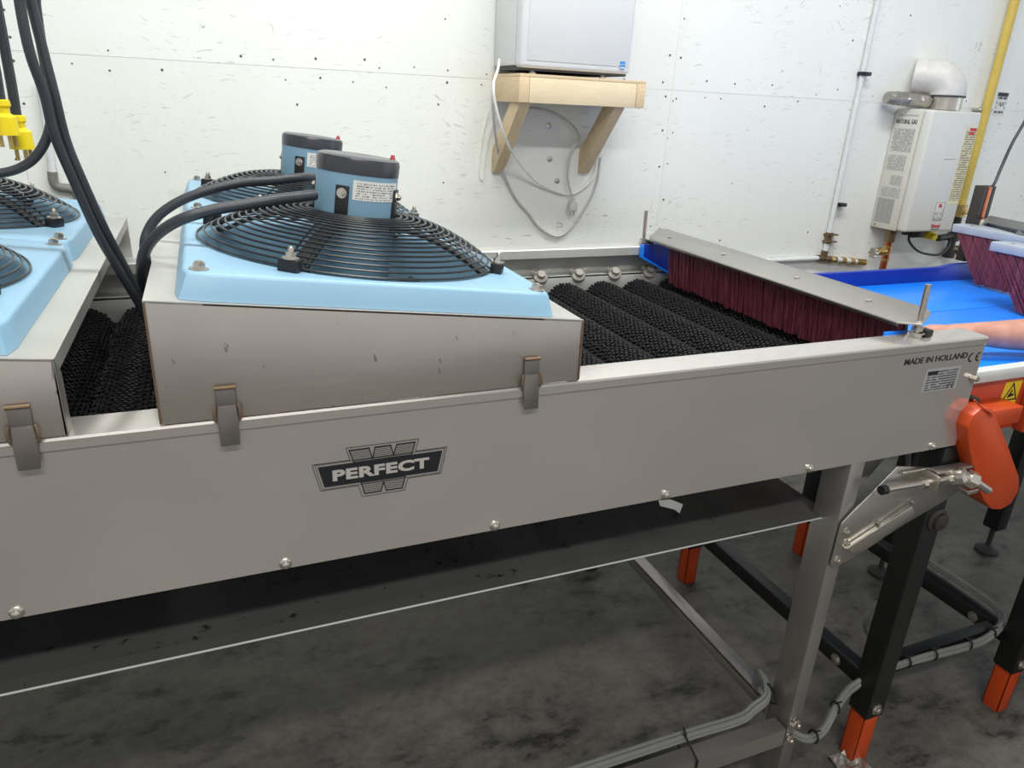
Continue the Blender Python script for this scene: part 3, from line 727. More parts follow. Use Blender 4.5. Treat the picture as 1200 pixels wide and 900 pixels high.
bm = B(); prism(bm, [(0.03, a, b) for a, b in ((0.030, 1.132), (0.030, 1.160), (0.056, 1.160), (0.056, 1.157), (0.033, 1.157), (0.033, 1.132))], (1.92, 0, 0), 0.0006); obj('edge_strip', bm, 'edge', st, label='bright steel strip along the front edge')
bm = B(); box(bm, (0.045, 0.046, 0.988), (1.95, 0.058, 1.130), 0.002); box(bm, (0.045, 0.046, 0.988), (0.057, 0.90, 1.105), 0.002); fp = obj('side_plate', bm, 'redor', st)
bm = B(); box(bm, (0.045, 0.895, 0.988), (1.95, 0.905, 1.107), 0.002); obj('back_plate', bm, 'redor', st)
bm = B(); box(bm, (0.262, 0.018, 0.985), (0.95, 0.046, 1.125), 0.002); obj('cover_plate', bm, 'redor', fp)
bm = B(); hexbolt(bm, (0.278, 0.018, 1.055), (0, -1, 0), 0.010, 0.009); obj('cover_bolt', bm, 'zinc', fp)
# warning sticker: black triangle with hand on yellow
bm = B(); prism(bm, xz([(0.187, 1.116), (0.247, 1.117), (0.240, 1.013), (0.182, 1.060)], 0.0455), (0, -0.0006, 0)); ws = obj('warning_sticker', bm, 'warn', fp, smooth=False)
bm = outline([(0.192, 1.068), (0.240, 1.068), (0.216, 1.110)], 0.0035, 0.0447)
prism(bm, xz([(0.206, 1.073), (0.228, 1.078), (0.226, 1.083), (0.217, 1.084), (0.219, 1.094), (0.215, 1.094), (0.212, 1.085), (0.208, 1.083)], 0.0447), (0, -0.0004, 0))
tube(bm, [(a, 0.0445, b) for a, b in arc_pts((0.213, 1.036), 0.012, 0.3, 2.7, 8)], 0.0012, 5)
obj('warning_symbol', bm, 'ink', ws, smooth=False)
# rounded chain guard
gp = [(0.012, 0.992), (-0.022, 1.058), (-0.016, 1.086), (0.004, 1.100), (0.030, 1.100), (0.053, 1.088), (0.148, 0.983), (0.226, 0.891), (0.243, 0.852), (0.229, 0.816), (0.196, 0.806), (0.160, 0.814), (0.120, 0.845), (0.089, 0.879)]
bm = B(); prism(bm, xz(gp, -0.03), (0, 0.074, 0), 0.004); cg = obj('chain_guard', bm, 'orange', st)
bm = B(); box(bm, (0.05, -0.012, 1.035), (0.185, 0.046, 1.078), 0.004); obj('guard_mount', bm, 'orange', cg)
bm = B(); tube(bm, catmull([(-0.035, -0.034, 1.128), (-0.005, -0.034, 1.108), (0.035, -0.034, 1.088), (0.040, -0.034, 1.078)], 4), 0.0022, 6); obj('cable_tie', bm, 'orange', cg)
bm = B(); cyl(bm, (0.012, 0.015, 1.112), (0.045, 0.010, 1.098), 0.008, 10); obj('guard_bolt', bm, 'black', cg)
# legs
def table_leg(x, y, zo, top=0.99, disc=False, rail=0.06):
    h = 0.031
    bm = B(); box(bm, (x-h, y-h, zo), (x+h, y+h, top), 0.003); lg = obj('leg', bm, 'leg', st)
    if disc:
        bm = B(); cyl(bm, (x, y, 0.015), (x, y, zo+0.01), 0.010, 12); lathe(bm, [(0.045, 0), (0.045, 0.012), (0.018, 0.028), (0, 0.028)], 24, Matrix.Translation((x, y, 0))); obj('levelling_foot', bm, 'rubber', lg)
    else:
        bm = B(); box(bm, (x-0.025, y-0.025, 0.0), (x+0.025, y-0.021, zo+0.02), 0.001); box(bm, (x-0.025, y-0.025, 0.0), (x-0.021, y+0.025, zo+0.02), 0.001); box(bm, (x+0.021, y-0.025, 0.0), (x+0.025, y+0.025, zo+0.02), 0.001); box(bm, (x-0.025, y+0.021, 0.0), (x+0.025, y+0.025, zo+0.02), 0.001)
        obj('leg_insert', bm, 'orange', lg, label='orange telescopic leg end')
        bm = B(); hexbolt(bm, (x, y-h, zo+0.03), (0, -1, 0), 0.011, 0.008); obj('leg_bolt', bm, 'zinc', lg)
    return lg
table_leg(0.010, 0.036, 0.165); table_leg(0.585, 0.022, 0.155); table_leg(0.030, 0.88, 0.16); table_leg(0.60, 0.88, 0.16)
table_leg(0.80, 0.66, 0.12, disc=True); table_leg(1.38, 0.63, 0.12, disc=True); table_leg(1.25, 0.88, 0.16)
bm = B(); box(bm, (0.040, 0.075, 0.215), (0.56, 0.110, 0.265), 0.003); obj('lower_beam', bm, 'leg', st)
for x in (0.030, 0.60):
    bm = B(); box(bm, (x-0.022, 0.055, 0.215), (x+0.022, 0.86, 0.265), 0.003); lb = obj('lower_beam', bm, 'leg', st)
    bm = B(); hexbolt(bm, (x-0.022, 0.16, 0.235), (-1, 0, 0), 0.011, 0.006); obj('beam_bolt', bm, 'zinc', lb)
for z0 in (0.62,):
    bm = B(); box(bm, (0.80, 0.64, z0), (1.38, 0.67, z0+0.05), 0.003); obj('lower_beam', bm, 'leg', st)
bm = B(); lathe(bm, [(0.030, 0), (0.030, 0.004), (0.022, 0.008), (0.022, 0.016), (0.010, 0.02), (0, 0.02)], 20, axis_mat((0.02, 0.005, 0.792), (0, -1, 0))); obj('pivot_washer', bm, 'iron', st)

bm = B(); n = 9
g = [[bm.verts.new((-0.075+0.09*i/n, -0.055+0.10*j/n, 0.004+random.uniform(0, 0.014))) for j in range(n+1)] for i in range(n+1)]
for i in range(n):
    for j in range(n): bm.faces.new((g[i][j], g[i+1][j], g[i+1][j+1], g[i][j+1]))
tag(obj('foil_scrap', bm, 'foil', smooth=False), 'crumpled shiny foil on the floor at the nearest orange leg end', 'foil')

# ------------------------------------------------------------------ brushes above the table
def hang_brush(x, y0, y1, z, label, lean):
    t = thing('strip_brush', label, 'brush', (x, (y0+y1)/2, z), group='red strip brushes over the sorting table')
    bm = B(); prism(bm, [(x-0.002, y1-0.006, z), (x-0.002, y0, z), (x+0.098, y0, z), (x+0.098, y1-0.03, z), (x+0.075, y1, z), (x+0.012, y1, z)], (0, 0, 0.028), 0.002); hb = obj('brush_back', bm, 'greybar', t)
    bm = B(); lathe(bm, [(0.006, 0), (0.006, 0.0015), (0.003, 0.0025), (0, 0.0025)], 12, Matrix.Translation((x+0.04, y1-0.05, z+0.028))); obj('back_rivet', bm, 'zinc', hb)
    o = obj('bristles', bristle_sheet(x+0.018, x+0.018, y0, y1-0.02, z+0.002, 1.128, lean, 0.0, 0.02, 70), 'bristle', t, smooth=False); o['kind'] = 'stuff'
    return t
hang_brush(1.085, 0.25, 0.955, 1.300, 'farther red strip brush with grey back, below the grey arm', -0.13)
hang_brush(0.840, 0.16, 0.625, 1.300, 'nearer red strip brush with pale grey back at right photo edge', -0.13)
ba = thing('clamp_stand', 'grey clamp arm on a dark copper-edged post above the farther red brush', 'stand', (1.225, 0.93, 1.18))
bm = B(); box(bm, (1.195, 0.945, 1.18), (1.215, 0.985, 1.468), 0.002); box(bm, (1.240, 0.945, 1.18), (1.262, 0.985, 1.468), 0.002); box(bm, (1.215, 0.968, 1.18), (1.240, 0.985, 1.468), 0.001); po = obj('post', bm, 'iron', ba)
bm = B(); box(bm, (1.217, 0.9430, 1.20), (1.238, 0.9670, 1.466), 0.002); obj('copper_strip', bm, 'copper', po, label='copper coloured strip in the post')
bm = B(); prism(bm, [(1.165, 0.945, 1.345), (1.255, 0.945, 1.350), (1.27, 0.945, 1.318), (1.175, 0.945, 1.312)], (0, -0.035, 0), 0.003); obj('clamp_block', bm, 'iron', ba)
bm = B(); lathe(bm, [(0.024, 0), (0.024, 0.012), (0.018, 0.016), (0.0, 0.016)], 20, axis_mat((1.195, 0.91, 1.332), (0, -1, 0))); obj('clamp_knob', bm, 'zinc', ba)
bm = B(); tube(bm, [(1.235, 0.92, 1.338), (1.05, 0.55, 1.352)], 0.024, 4); obj('arm_bar', bm, 'arm', ba)
bm = B(); cyl(bm, (1.13, 0.70, 1.323), (1.13, 0.70, 1.352), 0.035, 20, 0.026); obj('arm_foot', bm, 'arm', ba)

# ------------------------------------------------------------------ small white refrigerator on its wooden shelf
sh = thing('wall_shelf', 'pine wall shelf on two diagonal braces under the white refrigerator', 'shelf', (-0.34, YW, 1.70))
SX0, SX1, SY, SZ0, SZ1 = -0.566, -0.090, 1.345, 1.684, 1.762
bm = B(); box(bm, (SX0+0.037, SY, SZ0), (SX1-0.036, SY+0.038, SZ1), 0.002); obj('front_board', bm, 'wood', sh)
bm = B(); box(bm, (SX0, SY-0.001, SZ0), (SX0+0.036, YW, SZ1), 0.002); obj('end_board', bm, 'wood2', sh)
bm = B(); box(bm, (SX1-0.035, SY-0.001, SZ0), (SX1, YW, SZ1), 0.002); obj('end_board', bm, 'wood2', sh)
bm = B(); box(bm, (SX0+0.001, SY, SZ1), (SX1-0.001, YW, SZ1+0.010), 0.001); obj('shelf_top', bm, 'wood2', sh)
for x in (-0.556, -0.199):
    bm = B(); w = 0.040
    prism(bm, [(x, SY+0.010, SZ0), (x, SY+0.10, SZ0), (x, YW, 1.520), (x, YW, 1.440), (x, YW-0.02, 1.440)], (w, 0, 0), 0.002); obj('brace', bm, 'wood3', sh)
    bm = B(); cyl(bm, (x+0.03, YW-0.028, 1.462), (x+0.03, YW-0.034, 1.458), 0.003, 8); obj('brace_screw', bm, 'nail', sh)
fr = thing('mini_refrigerator', 'white mini refrigerator with blue energy sticker standing on the pine wall shelf', 'refrigerator', (-0.36, 1.48, 1.772))
FX0, FX1, FY = -0.563, -0.150, 1.360
bm = B(); box(bm, (FX0, FY+0.045, 1.797), (FX1, YW-0.006, 2.30), 0.006); obj('cabinet', bm, 'white', fr)
bm = B(); box(bm, (FX0, FY, 1.790), (FX1, FY+0.042, 2.30), 0.012, seg=3); dr = obj('door', bm, 'white', fr)
bm = B(); box(bm, (FX0+0.026, FY-0.002, 1.812), (FX1-0.012, FY+0.004, 2.28), 0.0025); obj('door_panel', bm, 'white', dr)
bm = B(); box(bm, (FX1-0.044, FY-0.0030, 1.806), (FX1-0.024, FY-0.0022, 1.829)); es = obj('energy_sticker', bm, 'inkblue', dr, smooth=False, label='blue and white energy sticker')
bm = B(); tube(bm, [(FX1-0.041, FY-0.0032, 1.816), (FX1-0.037, FY-0.0032, 1.821), (FX1-0.033, FY-0.0032, 1.817), (FX1-0.029, FY-0.0032, 1.8225), (FX1-0.0265, FY-0.0032, 1.818)], 0.0009, 5); box(bm, (FX1-0.043, FY-0.0034, 1.8075), (FX1-0.025, FY-0.003, 1.811)); obj('sticker_print', bm, 'paper', es, smooth=False)
bm = B(); box(bm, (FX0+0.008, FY+0.012, 1.783), (FX1-0.008, YW-0.02, 1.798), 0.002); obj('base_tray', bm, 'dark', fr)
for x in (FX0+0.06, FX1-0.09):
    for y in (FY+0.03, YW-0.05):
        bm = B(); lathe(bm, [(0.012, 0), (0.012, 0.006), (0.007, 0.008), (0.007, 0.0125), (0, 0.0125)], 14, Matrix.Translation((x, y, 1.772))); obj('foot', bm, 'cord2', fr)

def cable(name, pts, r, mat, label, cat='cable', group=None, seg=8):
    bm = B(); tube(bm, catmull(pts, 6), r, seg); return tag(obj(name, bm, mat), label, cat, group)
cable('white_cord', [(-0.578, 1.50, 1.815), (-0.606, 1.44, 1.780), (-0.640, 1.385, 1.735), (-0.632, 1.385, 1.677), (-0.598, 1.405, 1.601), (-0.560, 1.440, 1.551), (-0.512, 1.490, 1.507), (-0.447, 1.540, 1.454), (-0.369, 1.575, 1.402), (-0.262, 1.588, 1.363), (-0.199, 1.588, 1.370), (-0.134, 1.586, 1.428), (-0.125, 1.588, 1.500)], 0.0045, 'cord', 'white cord looping from the refrigerator in front of the left shelf brace', 'cord')
cable('extension_cord', [(-0.612, 1.45, 1.750), (-0.625, 1.43, 1.717), (-0.615, 1.445, 1.652), (-0.578, 1.505, 1.554), (-0.520, 1.575, 1.449), (-0.463, 1.590, 1.353), (-0.402, 1.59, 1.290), (-0.351, 1.59, 1.234), (-0.275, 1.59, 1.199), (-0.214, 1.59, 1.232), (-0.150, 1.59, 1.320), (-0.115, 1.59, 1.408), (-0.110, 1.590, 1.50)], 0.0047, 'cord2', 'grey cord hanging lowest in a wide loop under the shelf', 'cord')
pc = thing('plug_cord', 'grey cord under the shelf ending in a hanging grey plug', 'cord', (-0.24, 1.56, 1.3))
bm = B(); tube(bm, catmull([(-0.50, 1.57, 1.655), (-0.444, 1.565, 1.666), (-0.356, 1.565, 1.660), (-0.270, 1.565, 1.625), (-0.222, 1.565, 1.575), (-0.250, 1.565, 1.520), (-0.258, 1.565, 1.430), (-0.230, 1.565, 1.345)], 6), 0.0045, 8); obj('cord', bm, 'cord2', pc)
bm = B(); box(bm, (-0.246, 1.548, 1.300), (-0.212, 1.578, 1.335), 0.006); cyl(bm, (-0.229, 1.563, 1.333), (-0.229, 1.564, 1.355), 0.010, 12, 0.006); obj('plug', bm, 'cord2', pc)
bm = B()
for dx in (-0.008, 0.008): box(bm, (-0.231+dx, 1.559, 1.284), (-0.228+dx, 1.567, 1.302))
obj('prong', bm, 'zinc', pc)
cable('extension_cord', [(-0.580, 1.585, 1.651), (-0.590, 1.592, 1.60), (-0.602, 1.595, 1.52), (-0.604, 1.595, 1.44), (-0.592, 1.595, 1.412), (-0.585, 1.595, 1.47), (-0.575, 1.59, 1.56), (-0.555, 1.585, 1.63)], 0.003, 'cord', 'thin white cord loop hanging at wall left of the left shelf brace', 'cord')

# ------------------------------------------------------------------ tankless water heater
wh = thing('water_heater', 'white tankless water heater on the wall with NATURAL GAS label', 'heater', (1.54, 1.5, 1.207))
HX0, HX1, HY, HZ0, HZ1 = 1.391, 1.694, 1.400, 1.207, 1.736
bm = B(); box(bm, (HX0, HY+0.052, HZ0), (HX1, YW-0.004, HZ1), 0.006); body = obj('casing', bm, 'heaterside', wh)
bm = B(); box(bm, (HX0-0.001, HY, HZ0+0.004), (HX1+0.001, HY+0.050, HZ1-0.002), 0.010, seg=3); cov = obj('front_cover', bm, 'heater', wh)
bm = B()
gpts = [(1.505, HY, 1.30), (1.505, HY, 1.515), (1.520, HY, 1.535), (1.60, HY, 1.538)]
tube(bm, gpts, 0.0022, 6); obj('cover_groove', bm, 'heaterside', cov)
bm = B(); box(bm, (1.545, HY-0.0012, 1.262), (1.605, HY+0.001, 1.345), 0.001); cp = obj('control_panel', bm, 'heaterside', cov)
obj('panel_outline', outline([(1.547, 1.264), (1.603, 1.264), (1.603, 1.343), (1.547, 1.343)], 0.0015, HY-0.0013), 'ink', cp, smooth=False)
bm = B(); box(bm, (1.566, HY-0.003, 1.322), (1.584, HY-0.001, 1.337), 0.001); obj('display', bm, 'inkred', cp)
bm = B()
for x in (1.560, 1.590):
    for z in (1.298, 1.278): cyl(bm, (x, HY-0.001, z), (x, HY-0.004, z), 0.007, 12)
obj('buttons', bm, 'cord2', cp)
bm = B(); box(bm, (1.618, HY-0.0010, 1.335), (1.688, HY+0.0005, 1.672)); yl = obj('warning_label', bm, 'print_yel', cov, smooth=False, label='long cream instruction label')
bm = B(); box(bm, (1.640, HY-0.0016, 1.655), (1.683, HY-0.0011, 1.668)); box(bm, (1.640, HY-0.0016, 1.640), (1.672, HY-0.0011, 1.650)); obj('label_print', bm, 'inkred', yl, smooth=False)
bm = text_bm('Rinnai', 0.024, bold=0.0006); obj('maker_lettering', place(bm, (1.578, HY-0.001, 1.238)), 'inkred', cov, smooth=False)
bm = B(); box(bm, (1.552, HY-0.0012, 1.222), (1.604, HY-0.0004, 1.225)); obj('lettering_rule', bm, 'ink', cov, smooth=False)
rotL = Matrix.Rotation(-PI/2, 4, 'Z')
xl = HX0-0.0006
bm = text_bm('NATURAL GAS', 0.026, bold=0.0003); w_ = max(v.co.x for v in bm.verts)*2
for v in bm.verts: v.co.x *= 0.110/w_
obj('fuel_lettering', place(bm, (xl, 1.525, 1.682), rotL), 'ink', body, smooth=False)
for z0, z1, ya, yb, mt in ((1.552, 1.655, 1.468, 1.585, 'print_heater'), (1.470, 1.540, 1.480, 1.585, 'print_heater'), (1.405, 1.452, 1.478, 1.545, 'print_heater'), (1.350, 1.398, 1.472, 1.585, 'print_heater'), (1.232, 1.348, 1.490, 1.585, 'print_dense'), (1.705, 1.712, 1.468, 1.585, 'print_heater')):
    bm = B(); box(bm, (xl, ya, z0), (HX0+0.0004, yb, z1)); obj('print_block', bm, mt, body, smooth=False)
bm = B(); cyl(bm, (xl+0.001, 1.572, 1.222), (xl-0.002, 1.572, 1.222), 0.004, 10); obj('casing_screw', bm, 'nail', body)
bm = B()
cyl(bm, (1.60, 1.51, 1.212), (1.60, 1.50, 1.165), 0.032, 16); cyl(bm, (1.56, 1.53, 1.21), (1.56, 1.53, 1.175), 0.02, 14); obj('inlet_filter', bm, 'dark', wh)
bm = B(); box(bm, (1.645, 1.475, 1.16), (1.69, 1.52, 1.209), 0.006); cyl(bm, (1.668, 1.475, 1.175), (1.668, 1.455, 1.172), 0.016, 12); obj('drain_valve', bm, 'plug', wh, label='yellow drain valve')
cable('heater_cable', [(1.575, 1.52, 1.205), (1.578, 1.52, 1.150), (1.62, 1.50, 1.105), (1.70, 1.50, 1.082), (1.79, 1.50, 1.078), (1.88, 1.53, 1.11), (1.93, 1.57, 1.16)], 0.0055, 'cable', 'dark cable loop drooping below the white water heater', 'cable')

vd = thing('flue_pipe', 'white flue elbow with steel collar on top of the water heater', 'pipe', (1.535, 1.48, 1.736))
bm = B(); lathe(bm, [(0.068, 0), (0.068, 0.060), (0.064, 0.060), (0.064, 0.0)], 32, Matrix.Translation((1.535, 1.475, 1.737))); obj('collar', bm, 'zinc', vd)
bm = B(); path = [(1.535, 1.475, 1.79), (1.535, 1.475, 1.80)]
for i in range(1, 9):
    a = PI/2*i/8; path.append((1.535-0.045*(1-math.cos(a)), 1.475+0.060*(1-math.cos(a)), 1.80+0.068*math.sin(a)))
path += [(1.478, 1.551, 1.868), (1.472, 1.559, 1.868)]
tube(bm, path, [0.074, 0.076]+[0.075]*8+[0.072, 0.072], 28); obj('elbow', bm, 'vent', vd)
bm = B(); lathe(bm, [(0.0765, 0), (0.0765, 0.008), (0.074, 0.008)], 32, Matrix.Translation((1.535, 1.475, 1.789))); obj('seal_ring', bm, 'dark', vd)
bm = B(); tube(bm, [(1.476, 1.554, 1.868), (1.448, 1.590, 1.868)], [0.0755, 0.077], 28); obj('wall_sleeve', bm, 'vent', vd)
fd = thing('foil_duct', 'crumpled foil duct stub lying left of the flue collar above the heater', 'duct', (1.33, 1.53, 1.75))
bm = B(); n = 20; P = []
for i in range(n+1):
    t = i/n; P.append((1.27+0.20*t, 1.555-0.05*t, 1.776-0.006*t))
tube(bm, P, [0.027+random.uniform(-0.0025, 0.0025) for i in range(n+1)], 16)
for v in bm.verts: v.co += Vector((random.uniform(-1, 1), random.uniform(-1, 1), random.uniform(-1, 1)))*0.003
obj('duct_foil', bm, 'foil', fd)

# pipes on the wall
def pipe(name, label, segs, mat, r):
    pass
wp = thing('water_pipe', 'white water pipe running down the wall left of the heater, then along it', 'pipe', (1.135, 1.58, 1.08))
bm = B(); tube(bm, [(1.143, 1.583, 3.0), (1.126, 1.583, 1.075)], 0.0115, 12); obj('riser', bm, 'pvc', wp)
bm = B(); tube(bm, [(1.10, 1.583, 1.066), (0.30, 1.583, 1.062), (-0.4, 1.583, 1.060)], 0.0105, 12); obj('run', bm, 'pvc', wp)
bm = B(); tube(bm, [(1.126, 1.583, 1.10), (1.122, 1.583, 1.068), (1.09, 1.583, 1.066)], 0.0155, 12); tube(bm, [(1.10, 1.583, 1.066), (1.20, 1.580, 1.056)], 0.0145, 12); obj('elbow_fitting', bm, 'bronze', wp)
bm = B(); tube(bm, [(1.20, 1.580, 1.056), (1.33, 1.578, 1.042)], 0.012, 12); obj('side_run', bm, 'pvc', wp)
bm = B()
for x in (1.175, 1.245, 1.30): cyl(bm, (x-0.012, 1.580, 1.0585-(x-1.17)*0.1), (x+0.012, 1.580, 1.0565-(x-1.17)*0.1), 0.017, 8)
tube(bm, [(1.33, 1.578, 1.042), (1.385, 1.575, 1.036)], 0.016, 10); obj('brass_fitting', bm, 'brass', wp)
bm = B(); cyl(bm, (1.129, 1.583, 1.135), (1.131, 1.583, 1.185), 0.0165, 10); box(bm, (1.112, 1.565, 1.14), (1.17, 1.60, 1.147), 0.001); box(bm, (1.112, 1.565, 1.172), (1.17, 1.60, 1.179), 0.001); obj('pipe_coupling', bm, 'bronze', wp)
for z, xo in ((1.865, 0.0), (1.312, 0.028)):
    bm = B(); box(bm, (1.118+xo, 1.565, z-0.008), (1.168+xo*0.6, 1.60, z+0.008), 0.003); obj('pipe_clip', bm, 'black', wp)
cpv = thing('copper_pipe', 'short copper pipe with brass valve under the water heater', 'pipe', (1.425, 1.5, 1.03))
bm = B(); tube(bm, [(1.425, 1.5, 1.209), (1.425, 1.5, 1.0)], 0.0165, 14); obj('riser', bm, 'copper', cpv)
bm = B(); cyl(bm, (1.425, 1.5, 1.205), (1.425, 1.5, 1.150), 0.024, 6); obj('union_nut', bm, 'bronze', cpv)
bm = B()
for z in (1.125, 1.095, 1.065): cyl(bm, (1.425, 1.5, z-0.006), (1.425, 1.5, z+0.006), 0.020, 14)
tube(bm, [(1.425, 1.5, 1.108), (1.34, 1.49, 1.104)], 0.013, 12); cyl(bm, (1.385, 1.497, 1.1065), (1.365, 1.494, 1.1057), 0.019, 6)
obj('brass_valve', bm, 'brass', cpv)
bm = B()
for k in range(6):
    a = PI/3*k; cyl(bm, (1.335, 1.488+0.018*math.cos(a)*0.9, 1.102+0.018*math.sin(a)), (1.318, 1.486+0.018*math.cos(a)*0.9, 1.1015+0.018*math.sin(a)), 0.0075, 8)
cyl(bm, (1.338, 1.489, 1.103), (1.32, 1.487, 1.102), 0.014, 10); obj('valve_wheel', bm, 'zinc', cpv)
gpp = thing('gas_pipe', 'yellow gas pipe running down the wall behind the heater, black iron below', 'pipe', (1.93, 1.563, 1.05))
bm = B(); tube(bm, [(1.925, 1.564, 3.0), (1.935, 1.564, 1.30)], 0.021, 14); obj('yellow_riser', bm, 'yellow', gpp)
bm = B(); tube(bm, [(1.935, 1.564, 1.30), (1.94, 1.564, 1.20), (1.94, 1.564, 1.05)], 0.018, 12); cyl(bm, (1.94, 1.564, 1.13), (1.94, 1.564, 1.17), 0.028, 10); cyl(bm, (1.94, 1.564, 1.045), (1.94, 1.564, 1.075), 0.028, 10); tube(bm, [(1.94, 1.564, 1.155), (1.80, 1.54, 1.150)], 0.016, 10); obj('iron_fitting', bm, 'iron', gpp)
bm = B(); cyl(bm, (1.936, 1.564, 1.25), (1.936, 1.564, 1.31), 0.030, 10); box(bm, (1.915, 1.52, 1.268), (1.975, 1.55, 1.285), 0.004); cyl(bm, (1.936, 1.563, 1.277), (1.936, 1.53, 1.277), 0.016, 10); obj('gas_valve', bm, 'brass', gpp)
bm = B(); tube(bm, [(1.94, 1.563, 1.09), (2.06, 1.56, 1.07)], 0.016, 10); cyl(bm, (1.985, 1.567, 1.082), (2.03, 1.562, 1.076), 0.023, 8); obj('side_fitting', bm, 'bronze', gpp)
bm = B(); box(bm, (1.88, 1.565, 1.745), (1.985, 1.598, 1.757), 0.002); cyl(bm, (1.985, 1.585, 1.757), (1.985, 1.585, 1.74), 0.01, 8); obj('pipe_strap', bm, 'zinc', gpp)
wc = thing('wall_conduit', 'slim grey conduit on the wall at left ending in an elbow behind the fans', 'conduit', (-1.95, 1.58, 1.38))
bm = B(); tube(bm, [(-1.945, 1.585, 1.68), (-1.955, 1.585, 1.41)], 0.0105, 12); obj('tube', bm, 'pvc', wc)
bm = B(); tube(bm, catmull([(-1.955, 1.585, 1.43), (-1.956, 1.585, 1.40), (-1.945, 1.585, 1.385), (-1.915, 1.585, 1.380), (-1.90, 1.585, 1.365), (-1.897, 1.585, 1.33)], 4), 0.0135, 12); obj('elbow', bm, 'greycable', wc)
wn = thing('wall_notice', 'small white paper notice on the wall right of the yellow gas pipe', 'notice', (2.075, YW, 1.78))
bm = B(); box(bm, (2.030, YW-0.0012, 1.728), (2.112, YW, 1.835)); obj('paper', bm, 'print_note', wn, smooth=False)
bm = B(); box(bm, (2.034, YW-0.0018, 1.815), (2.108, YW-0.0012, 1.832)); obj('notice_heading', bm, 'ink', wn, smooth=False)
bm = B(); box(bm, (2.045, YW-0.0018, 1.752), (2.098, YW-0.0012, 1.800)); nb = obj('notice_field', bm, 'paper', wn, smooth=False)
bm = B(); tube(bm, [(2.055, YW-0.0022, 1.775), (2.062, YW-0.0022, 1.790), (2.070, YW-0.0022, 1.770), (2.076, YW-0.0022, 1.785), (2.086, YW-0.0022, 1.790), (2.082, YW-0.0022, 1.772), (2.092, YW-0.0022, 1.780)], 0.0018, 5); obj('scribble', bm, 'ink', nb, smooth=False)
cable('wall_cable', [(1.25, 0.97, 1.455), (1.30, 0.985, 1.470), (1.336, 1.0, 1.530), (1.360, 1.0, 1.623), (1.398, 1.0, 1.711), (1.47, 1.02, 1.86), (1.60, 1.1, 2.2)], 0.006, 'cable', 'thin dark cable rising from the copper-edged post to the right photo edge', 'cable')

# ------------------------------------------------------------------ black power cables and yellow plugs
CG = 'black power cables of the fans'
cable('power_cable', [(-1.770, 0.42, 2.9), (-1.765, 0.42, 2.2), (-1.763, 0.42, 1.840), (-1.768, 0.420, 1.795), (-1.767, 0.420, 1.725), (-1.759, 0.430, 1.664), (-1.756, 0.440, 1.600), (-1.740, 0.460, 1.516), (-1.722, 0.480, 1.433), (-1.695, 0.500, 1.350), (-1.672, 0.520, 1.278), (-1.655, 0.55, 1.20)], 0.0078, 'cable', 'left one of two black cables hanging together from above into the gap between hoods', 'cable', CG, 10)
cable('power_cable', [(-1.752, 0.45, 2.9), (-1.753, 0.45, 2.2), (-1.757, 0.450, 1.844), (-1.758, 0.450, 1.798), (-1.753, 0.450, 1.726), (-1.748, 0.450, 1.664), (-1.744, 0.460, 1.592), (-1.730, 0.470, 1.522), (-1.712, 0.490, 1.442), (-1.686, 0.520, 1.345), (-1.663, 0.540, 1.267), (-1.65, 0.57, 1.20)], 0.0078, 'cable', 'right one of two black cables hanging together from above into the gap between hoods', 'cable', CG, 10)
cable('power_cable', [(-1.740, 0.47, 2.9), (-1.742, 0.47, 2.2), (-1.749, 0.470, 1.847), (-1.755, 0.470, 1.800), (-1.757, 0.470, 1.739), (-1.756, 0.470, 1.689), (-1.757, 0.470, 1.651), (-1.766, 0.470, 1.611), (-1.784, 0.470, 1.577), (-1.810, 0.470, 1.552), (-1.849, 0.470, 1.538), (-1.92, 0.470, 1.532), (-2.0, 0.42, 1.535)], 0.0078, 'cable', 'black cable curving left from the hanging bunch over the left rear fan', 'cable', CG, 10)
cable('power_cable', [(-1.375, 0.235, 1.532), (-1.431, 0.205, 1.530), (-1.481, 0.200, 1.523), (-1.530, 0.200, 1.515), (-1.572, 0.200, 1.503), (-1.606, 0.220, 1.481), (-1.630, 0.240, 1.453), (-1.642, 0.260, 1.420), (-1.648, 0.320, 1.380), (-1.646, 0.40, 1.33), (-1.645, 0.48, 1.28), (-1.645, 0.56, 1.22)], 0.0085, 'cable', 'lower black cable arching from the nearest fan motor into the gap', 'cable', CG, 10)
cable('power_cable', [(-1.300, 0.776, 1.485), (-1.285, 0.66, 1.500), (-1.305, 0.54, 1.522), (-1.362, 0.45, 1.537), (-1.425, 0.42, 1.534), (-1.475, 0.405, 1.532), (-1.525, 0.40, 1.522), (-1.575, 0.40, 1.504), (-1.612, 0.40, 1.481), (-1.634, 0.40, 1.455), (-1.645, 0.40, 1.423), (-1.648, 0.45, 1.352), (-1.645, 0.52, 1.30), (-1.645, 0.60, 1.24)], 0.0085, 'cable', 'upper black cable arching from the rear fan motor into the gap', 'cable', CG, 10)
